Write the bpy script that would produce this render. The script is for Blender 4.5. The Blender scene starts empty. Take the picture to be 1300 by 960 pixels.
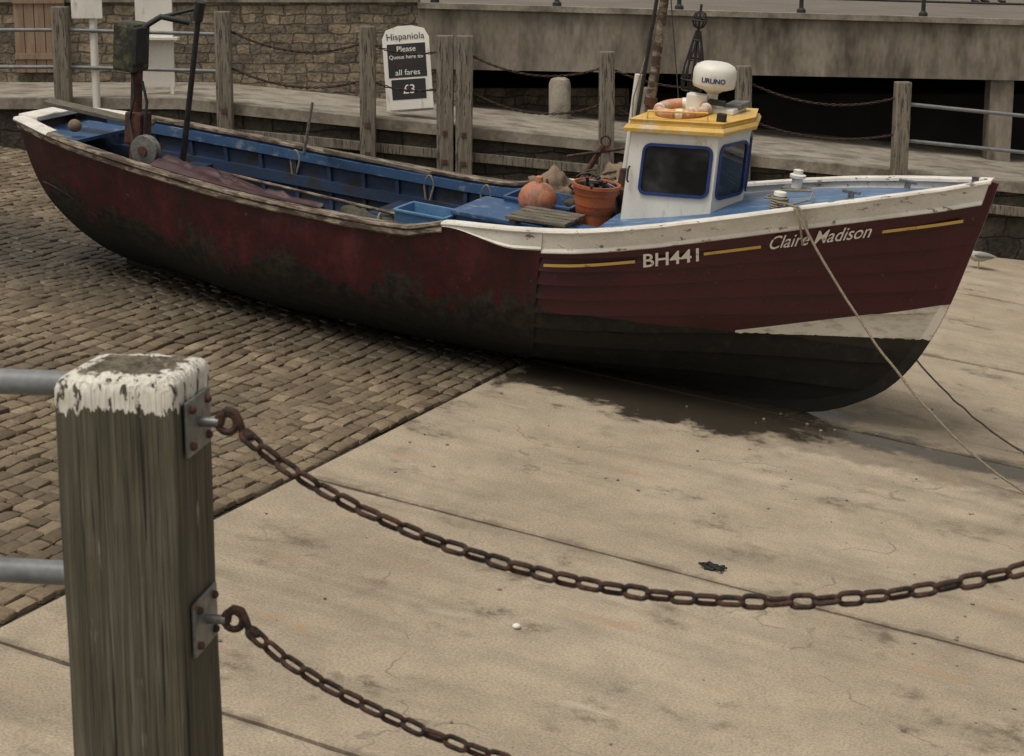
import bpy, bmesh, math, random
from mathutils import Vector, Matrix, noise
random.seed(7)
sc=bpy.context.scene
rad=math.radians
# ------------------------------------------------------------------ helpers
def link(o,parent=None):
    bpy.context.collection.objects.link(o)
    if parent is not None: o.parent=parent
    return o
def empty(name,M=None,parent=None):
    e=bpy.data.objects.new(name,None); e.empty_display_size=.2
    link(e,parent)
    if M is not None: e.matrix_world=M
    return e
def mk(name,vs,fs,mat=None,parent=None,smooth=False,M=None,sharp=None):
    me=bpy.data.meshes.new(name); me.from_pydata([tuple(v) for v in vs],[],fs)
    if mat: me.materials.append(mat)
    if smooth: me.polygons.foreach_set('use_smooth',[True]*len(me.polygons))
    me.update()
    if sharp: me.set_sharp_from_angle(angle=rad(sharp))
    o=bpy.data.objects.new(name,me); link(o,parent)
    if M is not None: o.matrix_world=M
    return o
def box(name,c,s,mat,parent=None,rot=None,bev=0.0,M=None,seg=2):
    bm=bmesh.new(); bmesh.ops.create_cube(bm,size=1)
    bmesh.ops.scale(bm,vec=s,verts=bm.verts)
    if bev>0: bmesh.ops.bevel(bm,geom=bm.edges[:],offset=bev,segments=seg,affect='EDGES',profile=.6)
    if rot is not None:
        R=rot if isinstance(rot,Matrix) else Matrix.Rotation(rot[2],3,'Z')@Matrix.Rotation(rot[1],3,'Y')@Matrix.Rotation(rot[0],3,'X')
        bmesh.ops.rotate(bm,matrix=R,verts=bm.verts,cent=(0,0,0))
    bmesh.ops.translate(bm,vec=c,verts=bm.verts)
    me=bpy.data.meshes.new(name); bm.to_mesh(me); bm.free()
    if mat: me.materials.append(mat)
    o=bpy.data.objects.new(name,me); link(o,parent)
    if M is not None: o.matrix_world=M
    return o
def sweep(pts,r,n=8,closed=False,flat=1.0):
    pts=[Vector(p) for p in pts]; vs=[];fs=[]
    L=len(pts); up=None
    for i,p in enumerate(pts):
        if closed: t=pts[(i+1)%L]-pts[i-1]
        else: t=pts[min(i+1,L-1)]-pts[max(i-1,0)]
        t.normalize()
        if up is None:
            up=Vector((0,0,1)) if abs(t.z)<.9 else Vector((1,0,0))
        a=t.cross(up).normalized(); b=a.cross(t).normalized(); up=b
        rr=r[i] if isinstance(r,(list,tuple)) else r
        for k in range(n):
            an=2*math.pi*k/n
            vs.append(p+a*math.cos(an)*rr+b*math.sin(an)*rr*flat)
    rng=L if closed else L-1
    for i in range(rng):
        j=(i+1)%L
        for k in range(n):
            fs.append((i*n+k,i*n+(k+1)%n,j*n+(k+1)%n,j*n+k))
    if not closed:
        fs.append(tuple(range(n-1,-1,-1))); fs.append(tuple((L-1)*n+k for k in range(n)))
    return vs,fs
def tube(name,pts,r,mat,parent=None,n=8,closed=False,M=None,flat=1.0):
    vs,fs=sweep(pts,r,n,closed,flat)
    return mk(name,vs,fs,mat,parent,True,M,sharp=50)
def merge(parts):
    V=[];Fc=[]
    for v,f in parts:
        o=len(V); V+=list(v); Fc+=[tuple(i+o for i in ff) for ff in f]
    return V,Fc
def lathe(name,prof,mat,parent=None,n=24,at=(0,0,0),R=None,M=None,sharp=40):
    vs=[];fs=[]
    for (r,z) in prof:
        for k in range(n):
            a=2*math.pi*k/n
            v=Vector((r*math.cos(a),r*math.sin(a),z))
            if R is not None: v=R@v
            vs.append(v+Vector(at))
    for i in range(len(prof)-1):
        for k in range(n):
            fs.append((i*n+k,i*n+(k+1)%n,(i+1)*n+(k+1)%n,(i+1)*n+k))
    fs.append(tuple(range(n-1,-1,-1))); fs.append(tuple((len(prof)-1)*n+k for k in range(n)))
    return mk(name,vs,fs,mat,parent,True,M,sharp=sharp)
def grid(name,rows,mat,parent=None,smooth=True,M=None,sharp=None,flip=False):
    n=len(rows[0]); vs=[p for r in rows for p in r]; fs=[]
    for i in range(len(rows)-1):
        for j in range(n-1):
            f=(i*n+j,i*n+j+1,(i+1)*n+j+1,(i+1)*n+j)
            fs.append(f[::-1] if flip else f)
    return mk(name,vs,fs,mat,parent,smooth,M,sharp=sharp)
def curve(tab):
    xs=[t[0] for t in tab]; ys=[t[1] for t in tab]; n=len(xs)
    d=[(ys[i+1]-ys[i])/(xs[i+1]-xs[i]) for i in range(n-1)]
    m=[d[0]]+[0 if d[i-1]*d[i]<=0 else 2*d[i-1]*d[i]/(d[i-1]+d[i]) for i in range(1,n-1)]+[d[-1]]
    def f(x):
        if x<=xs[0]: return ys[0]
        if x>=xs[-1]: return ys[-1]
        i=0
        while x>xs[i+1]: i+=1
        h=xs[i+1]-xs[i]; t=(x-xs[i])/h
        return (2*t**3-3*t*t+1)*ys[i]+(t**3-2*t*t+t)*h*m[i]+(-2*t**3+3*t*t)*ys[i+1]+(t**3-t*t)*h*m[i+1]
    return f
def sst(x): x=max(0,min(1,x)); return x*x*(3-2*x)
# ------------------------------------------------------------------ materials
def newmat(name):
    m=bpy.data.materials.new(name); m.use_nodes=True; nt=m.node_tree
    return m,nt,nt.nodes['Principled BSDF']
def nd(nt,t,**k):
    n=nt.nodes.new(t)
    for a,b in k.items(): setattr(n,a,b)
    return n
def L(nt,a,b): nt.links.new(a,b)
def coords(nt,scale=(1,1,1),kind='Object'):
    tc=nd(nt,'ShaderNodeTexCoord')
    if tuple(scale)==(1,1,1): return tc.outputs[kind]
    mp=nd(nt,'ShaderNodeVectorMath',operation='MULTIPLY'); mp.inputs[1].default_value=scale
    L(nt,tc.outputs[kind],mp.inputs[0]); return mp.outputs[0]
def noi(nt,vec,scale,detail=6,rough=.6,dist=0):
    n=nd(nt,'ShaderNodeTexNoise'); n.inputs['Scale'].default_value=scale; n.inputs['Detail'].default_value=min(detail,4)*.9
    n.inputs['Roughness'].default_value=rough; n.inputs['Distortion'].default_value=dist
    L(nt,vec,n.inputs['Vector']); return n.outputs['Fac']
def ramp(nt,fac,stops):
    r=nd(nt,'ShaderNodeValToRGB'); e=r.color_ramp.elements
    while len(e)<len(stops): e.new(.5)
    for i,(p,c) in enumerate(stops):
        e[i].position=p
        if isinstance(c,(int,float)): c=(c,c,c)
        e[i].color=(*c,1)
    L(nt,fac,r.inputs[0]); return r.outputs[0]
def mix(nt,f,a,b,mode='MIX'):
    m=nd(nt,'ShaderNodeMix',data_type='RGBA',blend_type=mode)
    for s,v in ((m.inputs[0],f),(m.inputs[6],a),(m.inputs[7],b)):
        if hasattr(v,'is_output'): L(nt,v,s)
        elif isinstance(v,(int,float)): s.default_value=v
        else: s.default_value=(*v,1)
    return m.outputs[2]
def mth(nt,op,a,b=None,c=None,clamp=False):
    m=nd(nt,'ShaderNodeMath',operation=op,use_clamp=clamp)
    for i,v in enumerate((a,b,c)):
        if v is None: continue
        if hasattr(v,'is_output'): L(nt,v,m.inputs[i])
        else: m.inputs[i].default_value=v
    return m.outputs[0]
def mapr(nt,v,a,b,c=0,d=1,smooth=False):
    m=nd(nt,'ShaderNodeMapRange')
    if smooth: m.interpolation_type='SMOOTHSTEP'
    for k,x in (('Value',v),('From Min',a),('From Max',b),('To Min',c),('To Max',d)):
        if hasattr(x,'is_output'): L(nt,x,m.inputs[k])
        else: m.inputs[k].default_value=x
    return m.outputs[0]
def bump(nt,b,h,strength=.3,dist=.01):
    n=nd(nt,'ShaderNodeBump'); n.inputs['Strength'].default_value=strength; n.inputs['Distance'].default_value=dist
    L(nt,h,n.inputs['Height']); L(nt,n.outputs[0],b.inputs['Normal'])
def sep(nt,vec):
    s=nd(nt,'ShaderNodeSeparateXYZ'); L(nt,vec,s.inputs[0]); return s.outputs
def wmat(name,c1,c2,scale=5,rough=.75,bs=.3,bd=.005,stretch=(1,1,1),c3=None,th=.58,sc3=8,w3=.05,metal=0,fine=60,fm=.35):
    m,nt,b=newmat(name)
    v=coords(nt,stretch)
    col=ramp(nt,noi(nt,v,scale,3),[(.3,c1),(.7,c2)])
    if c3 is not None:
        f=ramp(nt,noi(nt,v,sc3,5,.7),[(th-w3,0),(th+w3,1)])
        col=mix(nt,f,col,c3)
    fn=noi(nt,v,fine,1.5)
    col=mix(nt,fm,col,ramp(nt,fn,[(.3,.35),(.7,1)]),'MULTIPLY')
    L(nt,col,b.inputs['Base Color']); b.inputs['Roughness'].default_value=rough; b.inputs['Metallic'].default_value=metal
    if bs>.35: bump(nt,b,fn,bs,bd)
    return m
M_timber_far=wmat('grey_timber',(.13,.112,.088),(.26,.225,.18),3,.85,.3,.01,(5,5,.5),c3=(.05,.045,.035),th=.56,fine=20)
M_white=wmat('white_paint',(.66,.64,.59),(.78,.76,.71),2.5,.45,.1,.003,(1,1,.4),c3=(.50,.44,.35),th=.66,sc3=9,w3=.08,fm=.08)
M_whitepeel=wmat('peeling_white_paint',(.62,.59,.54),(.80,.77,.72),5,.6,.3,.004,(.6,1,1.6),c3=(.17,.13,.10),th=.63,sc3=11,w3=.03,fm=.2)
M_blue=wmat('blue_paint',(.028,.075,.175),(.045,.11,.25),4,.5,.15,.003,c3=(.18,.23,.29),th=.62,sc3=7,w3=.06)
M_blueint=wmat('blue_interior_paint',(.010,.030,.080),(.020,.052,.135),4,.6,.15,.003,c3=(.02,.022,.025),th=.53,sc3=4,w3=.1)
M_navy=wmat('navy_paint',(.012,.03,.13),(.02,.045,.18),6,.4,.1,fm=.1)
M_yellow=wmat('ochre_yellow_paint',(.60,.36,.06),(.72,.47,.12),5,.5,.15,c3=(.60,.50,.34),th=.60,sc3=8,fm=.2)
M_orange=wmat('faded_orange_plastic',(.36,.085,.028),(.46,.14,.05),6,.5,.2,c3=(.32,.17,.11),th=.6)
M_ring=wmat('faded_lifebuoy',(.52,.20,.12),(.66,.36,.24),6,.6,.2,c3=(.6,.5,.42),th=.56)
M_buoy=wmat('buoy_orange',(.40,.135,.07),(.52,.24,.145),6,.6,.3,c3=(.25,.12,.08),th=.55)
M_rust=wmat('rust',(.030,.017,.012),(.090,.038,.023),30,.85,.6,.003,c3=(.014,.011,.010),th=.53,sc3=50,fine=200)
M_rustmid=wmat('rusty_machinery',(.06,.022,.016),(.13,.055,.035),12,.85,.3,.004,c3=(.025,.023,.022),th=.53)
M_steel=wmat('galvanised_steel',(.16,.16,.16),(.30,.30,.30),25,.5,.15,.002,metal=.6,c3=(.14,.09,.06),th=.64,sc3=30)
M_railgrey=wmat('grey_rail_paint',(.13,.14,.15),(.21,.22,.23),10,.5,.13)
M_black=wmat('black_rubber',(.012,.012,.012),(.03,.03,.03),10,.7,.1)
M_grnbox=wmat('green_mossy_cover',(.040,.046,.020),(.10,.10,.05),12,.8,.3,c3=(.025,.025,.018),th=.50)
M_tarp=wmat('maroon_tarpaulin',(.022,.004,.007),(.052,.010,.015),5,.55,.3,.01)
M_rope=wmat('rope',(.20,.17,.12),(.34,.29,.21),40,.9,.1)
M_ropedark=wmat('dark_rope',(.04,.036,.028),(.09,.08,.06),40,.9,.1)
M_board=wmat('old_planks',(.09,.078,.06),(.20,.175,.14),5,.85,.3,.006,(1,6,6),c3=(.05,.04,.03),th=.6)
M_gunwale=wmat('worn_gunwale',(.16,.125,.09),(.38,.32,.25),6,.75,.3,.006,(1,4,4),c3=(.060,.038,.028),th=.48,sc3=4,w3=.08)
M_tan=wmat('tan_boards',(.20,.135,.09),(.30,.215,.15),3,.8,.3,.004,(5,5,.6))
M_sack=wmat('canvas_sack',(.15,.11,.075),(.25,.185,.13),8,.9,.3,.01)
M_conc=wmat('quay_concrete',(.25,.22,.18),(.36,.325,.27),1.2,.9,.3,.006,c3=(.13,.108,.085),th=.55,sc3=2.2,w3=.12,fine=25)
M_concd=wmat('stained_concrete',(.19,.162,.13),(.31,.272,.225),.8,.9,.3,.006,(1,1,.35),c3=(.085,.07,.054),th=.54,sc3=2,w3=.12,fine=20)
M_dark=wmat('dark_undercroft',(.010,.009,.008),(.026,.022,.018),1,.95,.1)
def plain(name,c,r):
    m,nt,b=newmat(name); b.inputs['Base Color'].default_value=(*c,1); b.inputs['Roughness'].default_value=r; return m
M_blackpaint=plain('sign_black',(.012,.012,.015),.5)
m,nt,b=newmat('cabin_glass'); v=coords(nt)
L(nt,ramp(nt,noi(nt,v,3.2,3),[(.4,(.005,.006,.008)),(.60,(.022,.024,.028)),(.7,(.05,.053,.056))]),b.inputs['Base Color']); b.inputs['Roughness'].default_value=.06
M_glass=m
m,nt,b=newmat('letter_white'); L(nt,ramp(nt,noi(nt,coords(nt),14,4,.7),[(.34,(.30,.18,.16)),(.42,(.76,.74,.68))]),b.inputs['Base Color']); b.inputs['Roughness'].default_value=.6; M_paintw=m
m,nt,b=newmat('stripe_yellow'); L(nt,ramp(nt,noi(nt,coords(nt),9,4,.7),[(.34,(.25,.10,.04)),(.42,(.60,.39,.10))]),b.inputs['Base Color']); b.inputs['Roughness'].default_value=.6; M_painty=m
def stonewall(name,c1,c2,mort,bw=.45,rh=.2,dark=.5,dis=(.22,.13,0)):
    m,nt,b=newmat(name)
    tc=nd(nt,'ShaderNodeTexCoord'); s=sep(nt,tc.outputs['Object']); cb=nd(nt,'ShaderNodeCombineXYZ')
    L(nt,s[0],cb.inputs[0]); L(nt,s[2],cb.inputs[1])
    n0=nd(nt,'ShaderNodeTexNoise'); n0.inputs['Scale'].default_value=3.1; n0.inputs['Detail'].default_value=2; L(nt,cb.outputs[0],n0.inputs['Vector'])
    va=nd(nt,'ShaderNodeVectorMath',operation='MULTIPLY_ADD'); L(nt,n0.outputs['Color'],va.inputs[0]); va.inputs[1].default_value=dis; L(nt,cb.outputs[0],va.inputs[2])
    br=nd(nt,'ShaderNodeTexBrick'); br.squash=.62; br.squash_frequency=3; br.offset=.37; br.offset_frequency=2
    L(nt,va.outputs[0],br.inputs['Vector'])
    br.inputs['Scale'].default_value=1; br.inputs['Brick Width'].default_value=bw; br.inputs['Row Height'].default_value=rh
    br.inputs['Mortar Size'].default_value=.013; br.inputs['Mortar Smooth'].default_value=.5
    br.inputs['Color1'].default_value=(*c1,1); br.inputs['Color2'].default_value=(*c2,1); br.inputs['Mortar'].default_value=(*mort,1)
    v=tc.outputs['Object']
    col=mix(nt,.85,br.outputs[0],ramp(nt,noi(nt,v,4.5,5,.75),[(.3,dark),(.7,1.35)]),'MULTIPLY')
    n2=noi(nt,v,18,3)
    col=mix(nt,.4,col,ramp(nt,n2,[(.3,.5),(.7,1.2)]),'MULTIPLY')
    L(nt,col,b.inputs['Base Color']); b.inputs['Roughness'].default_value=.92
    bump(nt,b,mth(nt,'ADD',mth(nt,'MULTIPLY',br.outputs['Fac'],-1.0),mth(nt,'MULTIPLY',noi(nt,v,14,1.5),.9)),.9,.03); return m
M_stone=stonewall('rubble_sandstone',(.265,.21,.145),(.13,.107,.082),(.10,.09,.07),bw=.33,rh=.15,dark=.38)
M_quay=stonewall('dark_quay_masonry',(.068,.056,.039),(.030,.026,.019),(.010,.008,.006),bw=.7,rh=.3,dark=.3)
# ------------------------------------------------------------------ frames
O=Vector((2.54,16.2,0))
X=Vector((.917,-.398,-.12)).normalized()
Yh=Vector((.398,.917,0)); Yh=(Yh-X*Yh.dot(X)).normalized(); Z0=X.cross(Yh).normalized()
def frame(o,x,y,z): return Matrix(((x.x,y.x,z.x,o.x),(x.y,y.y,z.y,o.y),(x.z,y.z,z.z,o.z),(0,0,0,1)))
MS=frame(O,X,Yh,Z0)
he=rad(3.0)
Yb=Yh*math.cos(he)+Z0*math.sin(he); Zb=X.cross(Yb)
MB=frame(O,X,Yb,Zb)
# ------------------------------------------------------------------ ground
m,nt,b=newmat('slipway_concrete')
v=coords(nt); s=sep(nt,v)
base=ramp(nt,noi(nt,v,.35,3,.55,.4),[(.3,(.32,.262,.192)),(.5,(.375,.312,.232)),(.72,(.42,.355,.272))])
nA=noi(nt,v,2.0,9,.72,.2)
base=mix(nt,.5,base,ramp(nt,nA,[(.3,.62),(.6,1.08)]),'MULTIPLY')
nF=noi(nt,v,55,3,.8)
base=mix(nt,.75,base,ramp(nt,nF,[(.3,.46),(.6,1.14)]),'MULTIPLY')
nSt=noi(nt,coords(nt,(.22,2.2,1)),1.4,4,.65)
base=mix(nt,.5,base,ramp(nt,nSt,[(.34,.66),(.5,1.0),(.66,1.08)]),'MULTIPLY')
nB=noi(nt,v,1.1,7,.75,.1)
nM=noi(nt,v,7.5,4,.8)
base=mix(nt,mth(nt,'MULTIPLY',ramp(nt,nB,[(.56,0),(.66,.85)]),ramp(nt,nM,[(.42,.15),(.58,1)])),base,(.115,.088,.062))
base=mix(nt,ramp(nt,nM,[(.68,0),(.74,.7)]),base,(.10,.078,.058))
nC=noi(nt,coords(nt,(.7,2.6,1)),.9,6,.7)
base=mix(nt,mth(nt,'MULTIPLY',ramp(nt,nC,[(.62,0),(.72,.75)]),ramp(nt,nM,[(.4,.2),(.55,1)])),base,(.40,.20,.065))
base=mix(nt,ramp(nt,nC,[(.26,.55),(.36,0)]),base,(.50,.45,.37))
vo=nd(nt,'ShaderNodeTexVoronoi',feature='DISTANCE_TO_EDGE'); vo.inputs['Scale'].default_value=.28
wv=nd(nt,'ShaderNodeVectorMath',operation='MULTIPLY_ADD'); nn=nd(nt,'ShaderNodeTexNoise'); nn.inputs['Scale'].default_value=1.5; nn.inputs['Detail'].default_value=3
L(nt,v,nn.inputs['Vector']); L(nt,nn.outputs['Color'],wv.inputs[0]); wv.inputs[1].default_value=(1.2,1.2,0); L(nt,v,wv.inputs[2]); L(nt,wv.outputs[0],vo.inputs['Vector'])
ck=mth(nt,'MULTIPLY',ramp(nt,vo.outputs[0],[(0,1),(.004,0)]),ramp(nt,nA,[(.45,0),(.55,1)]))
base=mix(nt,mth(nt,'MULTIPLY',ck,.6),base,(.09,.075,.06))
wn=mth(nt,'MULTIPLY',mth(nt,'SUBTRACT',nA,.5),1.0)
dT=mth(nt,'ABSOLUTE',mth(nt,'ADD',s[1],.42))
wet1=mapr(nt,mth(nt,'ADD',dT,mth(nt,'MULTIPLY',wn,.75)),.16,.40,1,0,True)
jd=None
for tv in (-8.2,-4.62,3.22,6.92):
    d_=mth(nt,'ABSOLUTE',mth(nt,'SUBTRACT',s[1],tv)); jd=d_ if jd is None else mth(nt,'MINIMUM',jd,d_)
jm=mth(nt,'SUBTRACT',1.0,mth(nt,'DIVIDE',mth(nt,'ADD',jd,mth(nt,'MULTIPLY',wn,.3)),.08),clamp=True)
base=mix(nt,mth(nt,'MULTIPLY',jm,.75),base,(.12,.095,.07))
ex=mth(nt,'MULTIPLY',mth(nt,'ADD',s[0],1.15),.50); ey=mth(nt,'MULTIPLY',mth(nt,'ADD',s[1],.25),.78)
er=mth(nt,'SQRT',mth(nt,'ADD',mth(nt,'MULTIPLY',ex,ex),mth(nt,'MULTIPLY',ey,ey)))
er=mth(nt,'ADD',er,mth(nt,'MULTIPLY',wn,1.3))
wet2=mapr(nt,er,.74,.98,1,0,True)
# damp halo stretched down-slope from the bow
ex3=mth(nt,'MULTIPLY',mth(nt,'SUBTRACT',s[0],.6),.30); ey3=mth(nt,'MULTIPLY',mth(nt,'ADD',s[1],.35),1.05)
er3=mth(nt,'ADD',mth(nt,'SQRT',mth(nt,'ADD',mth(nt,'MULTIPLY',ex3,ex3),mth(nt,'MULTIPLY',ey3,ey3))),mth(nt,'MULTIPLY',wn,1.5))
damp=mapr(nt,er3,.75,1.15,1,0,True)
base=mix(nt,mth(nt,'MULTIPLY',damp,.50),base,(.13,.105,.075))
wet=mth(nt,'MAXIMUM',mth(nt,'MULTIPLY',wet1,.88),wet2)
base=mix(nt,mth(nt,'MULTIPLY',wet,.92),base,(.034,.028,.021))
L(nt,base,b.inputs['Base Color'])
L(nt,mth(nt,'SUBTRACT',.9,mth(nt,'MULTIPLY',wet,.74)),b.inputs['Roughness'])
bump(nt,b,noi(nt,v,38,2,.8),.45,.007)
M_slip=m
SE=-2.49
M_bed=wmat('sett_mortar',(.030,.026,.020),(.065,.055,.042),3,.95,.3)
mk('slipway_bed',[(-34,-26,-.03),(20,-26,-.03),(20,22,-.03),(-34,22,-.03)],[(0,1,2,3)],M_bed,M=MS)
tb=[-20,-15.8,-12,-8.2,-4.62,-.27,3.22,6.92,10.6,15]
sl=[]
for i in range(len(tb)-1):
    gp=.017
    a=tb[i]+gp; c=tb[i+1]-gp
    n=120
    vs=[];fs=[]
    for k in range(n+1):
        S=SE+.02+ (20-SE)*k/n
        ja=noise.noise((S*2.3,i*7,0))*.012+noise.noise((S*7,i*7,0))*.008; jb=noise.noise((S*2.3,(i+1)*7+3,0))*.012+noise.noise((S*7,i*7,4))*.008
        vs+=[(S,a+ja,-.03),(S,a+ja,-.008),(S,a+ja+.018,0),(S,c+jb-.018,0),(S,c+jb,-.008),(S,c+jb,-.03)]
    for k in range(n):
        for j in range(5): fs.append((k*6+j,(k+1)*6+j,(k+1)*6+j+1,k*6+j+1))
    fs.append((0,1,2,3,4,5))
    sl.append((vs,fs))
V,Fc=merge(sl); mk('concrete_slipway',V,Fc,M_slip,M=MS)
m,nt,b=newmat('sandstone_setts')
at=nd(nt,'ShaderNodeAttribute',attribute_name='tone'); v=coords(nt)
c=ramp(nt,at.outputs['Fac'],[(0,(.098,.070,.042)),(.35,(.150,.112,.070)),(.7,(.205,.156,.100)),(1,(.275,.215,.145))])
nS=noi(nt,v,22,6,.75)
c=mix(nt,.65,c,ramp(nt,nS,[(.3,.45),(.7,1.22)]),'MULTIPLY')
nL=noi(nt,v,.7,6,.65)
c=mix(nt,ramp(nt,nL,[(.48,0),(.66,.65)]),c,(.068,.054,.033))
sx=sep(nt,v)
near=mth(nt,'ABSOLUTE',mth(nt,'ADD',sx[1],.25))
bandm=mapr(nt,mth(nt,'ADD',near,mth(nt,'MULTIPLY',nL,1.2)),1.0,2.6,1,0)  # band of setts along the keel line, darker and less rough
c=mix(nt,mth(nt,'MULTIPLY',bandm,.82),c,(.03,.025,.018))
L(nt,c,b.inputs['Base Color']); L(nt,mth(nt,'SUBTRACT',.8,mth(nt,'MULTIPLY',bandm,.25)),b.inputs['Roughness'])
bump(nt,b,noi(nt,v,24,2.2,.75),.7,.01)
M_sett=m
V=[];Fc=[];tone=[]
Sx=SE
while Sx>-17:
    wd=random.uniform(.115,.16)
    T=-13+random.uniform(0,.2)
    while T<9.5:
        ln=random.uniform(.13,.25)
        if random.random()<.02: ln*=1.6
        g=.0065
        cx=Sx-wd/2; cy=T+ln/2
        wob=(noise.noise((cy*.35,cx*.35,2))*.22+noise.noise((cy*1.3,cx*.5,8))*.05)*min(1,(SE-cx)/1.0)
        hx=wd/2-g*random.uniform(.5,1.6); hy=ln/2-g*random.uniform(.5,1.6)
        dz=random.uniform(-.008,.008)+noise.noise((cx*.8,cy*.8,0))*.02
        ang=random.uniform(-.07,.07); ca,sa=math.cos(ang),math.sin(ang)
        tx=random.uniform(-.07,.07); ty=random.uniform(-.07,.07)
        b0=len(V); q=random.uniform(.14,.26)
        for (ins,z) in ((0,-.03),(0,-.006),(.006,.006),(.018,.012)):
            ax=hx-ins; ay=hy-ins; qx=q*ay
            for (px,py) in ((-ax,-ay+qx),(-ax+qx*.7,-ay),(ax-qx*.7,-ay),(ax,-ay+qx),(ax,ay-qx),(ax-qx*.7,ay),(-ax+qx*.7,ay),(-ax,ay-qx)):
                jx=px+random.uniform(-.005,.005); jy=py+random.uniform(-.005,.005)
                V.append((cx+wob+jx*ca-jy*sa,cy+jx*sa+jy*ca,z+dz+(jx*tx+jy*ty if z>0 else 0)))
        for r in range(3):
            for k in range(8):
                Fc.append((b0+r*8+k,b0+r*8+(k+1)%8,b0+(r+1)*8+(k+1)%8,b0+(r+1)*8+k))
        Fc.append(tuple(b0+24+k for k in range(8)))
        t=min(1,max(0,random.gauss(.5,.22)+noise.noise((cx*.4,cy*.4,5))*.45))
        tone+= [t]*32
        T+=ln
    Sx-=wd
o=mk('cobbled_slipway',V,Fc,M_sett,smooth=True,M=frame(O-X*.03,X,Yh,Z0),sharp=35)
a=o.data.attributes.new('tone','FLOAT','POINT'); a.data.foreach_set('value',tone)
M_mud=wmat('harbour_bed',(.12,.11,.09),(.20,.18,.15),.3,.8,.3)
mk('ground',[(-900,-900,-3.2),(900,-900,-3.2),(900,900,-3.2),(-900,900,-3.2)],[(0,1,2,3)],M_mud)
# ------------------------------------------------------------------ far quay: ramp + wall
def rz(x): return 2.2 if x<-4.6 else 2.2-.1*(x+4.6)
YW=25.2; YB=28.5
xs=[-40,-4.6]+[ -4.6+i*1.0 for i in range(1,26)]+[40]
vs=[];fs=[]
for i,x in enumerate(xs):
    z=rz(x) if x<21 else rz(21)
    vs+=[(x,YW,-4),(x,YW,z-.16)]
for i in range(len(xs)-1): fs.append((2*i,2*i+2,2*i+3,2*i+1))
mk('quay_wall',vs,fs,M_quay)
vs=[];fs=[]
for x in xs:
    z=rz(x) if x<21 else rz(21)
    vs+=[(x,YW,z-.16),(x,YW-.06,z-.16),(x,YW-.06,z-.012),(x,YW-.045,z),(x,YW+.40,z),(x,YW+.40,z-.004),(x,YB+12,z-.004)]
n=7
for i in range(len(xs)-1):
    for j in range(n-1): fs.append((i*n+j,(i+1)*n+j,(i+1)*n+j+1,i*n+j+1))
mk('quay_ramp_walkway',vs,fs,M_conc)
a=Vector((-3.9,YW-.035,rz(-3.9)-.42)); c=Vector((9.5,YW-.035,rz(9.5)-.42)); d_=c-a
box('timber_waling',(a+c)/2,(d_.length,.07,.13),M_timber_far,rot=(0,math.atan2(-d_.z,d_.x),0),bev=.01)
def far_post(x,w=.2,top=1.23,bot=.72):
    z=rz(x)
    e=empty('mooring_rail_post',Matrix.Translation((x,YW-.18,z))@Matrix.Rotation(random.uniform(-.012,.012),4,'Y'))
    box('post',(0,0,(top-bot)/2),(w,w,top+bot),M_timber_far,e,bev=.018)
    for zz in (-.1,-.5):
        box('bolt_plate',(0,-w/2-.008,zz),(.07,.012,.07),M_rustmid,e,bev=.003)
    return e
for x in [-6.15,-3.94,-1.98,-.92,-.66,1.30,3.18,5.35,7.5,9.6]: far_post(x,.21 if x not in(-.92,-.66) else .23,top=1.23+random.uniform(-.015,.015))
def chain_links(P,ll,lw,r,seg=12,n=6,tw0=rad(20)):
    P=[Vector(p) for p in P]; d=[0]
    for i in range(1,len(P)): d.append(d[-1]+(P[i]-P[i-1]).length)
    pitch=ll-2*r*1.1; parts=[]; s=0;k=0
    def at(s):
        j=0
        while j<len(d)-2 and d[j+1]<s: j+=1
        t=(s-d[j])/max(1e-9,d[j+1]-d[j]); return P[j].lerp(P[j+1],t),(P[j+1]-P[j]).normalized()
    while s<d[-1]:
        c,t=at(s)
        t=(t+Vector((random.uniform(-.06,.06),random.uniform(-.06,.06),random.uniform(-.06,.06)))).normalized()
        side=Vector((0,0,1)).cross(t).normalized(); up=t.cross(side).normalized()
        ang=(rad(90) if k%2 else 0)+tw0+.5*noise.noise((s*3,1,2))+random.uniform(-.15,.15)
        w=side*math.cos(ang)+up*math.sin(ang)
        a=ll/2-lw/2; rr=lw/2-r; pts=[]
        for h in range(seg//2+1):
            th=-math.pi/2+math.pi*h/(seg//2); pts.append(c+t*(a+rr*math.cos(th))+w*rr*math.sin(th))
        for h in range(seg//2+1):
            th=math.pi/2+math.pi*h/(seg//2); pts.append(c+t*(-a+rr*math.cos(th))+w*rr*math.sin(th))
        parts.append(sweep(pts,r,n,True)); s+=pitch;k+=1
    return merge(parts)
def far_chain(x0,x1,h,sag):
    pts=[]
    for i in range(25):
        t=i/24; x=x0+(x1-x0)*t
        pts.append((x,YW-.17,rz(x0)*(1-t)+rz(x1)*t+h-4*sag*t*(1-t)))
    V,Fc=chain_links(pts,.07,.04,.0085,8,5); mk('railing_chain',V,Fc,M_rust,smooth=True)
for x0,x1 in ((-3.83,-2.09),(-1.87,-1.03),(-.55,1.2),(1.4,3.08),(3.28,5.25)):
    for h in (1.0,.5): far_chain(x0,x1,h-.02,(.17+random.uniform(-.03,.03)) if x1-x0>1 else .06)
def rail(x0,x1):
    e=empty('steel_handrail')
    for h in (.92,.42):
        tube('tube',[(x0,YW-.17,rz(x0)+h),(x1,YW-.17,rz(x1)+h)],.026,M_railgrey,e)
rail(-12,-6.25); rail(-6.05,-4.04); rail(5.45,7.4); rail(7.6,9.5)
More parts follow.
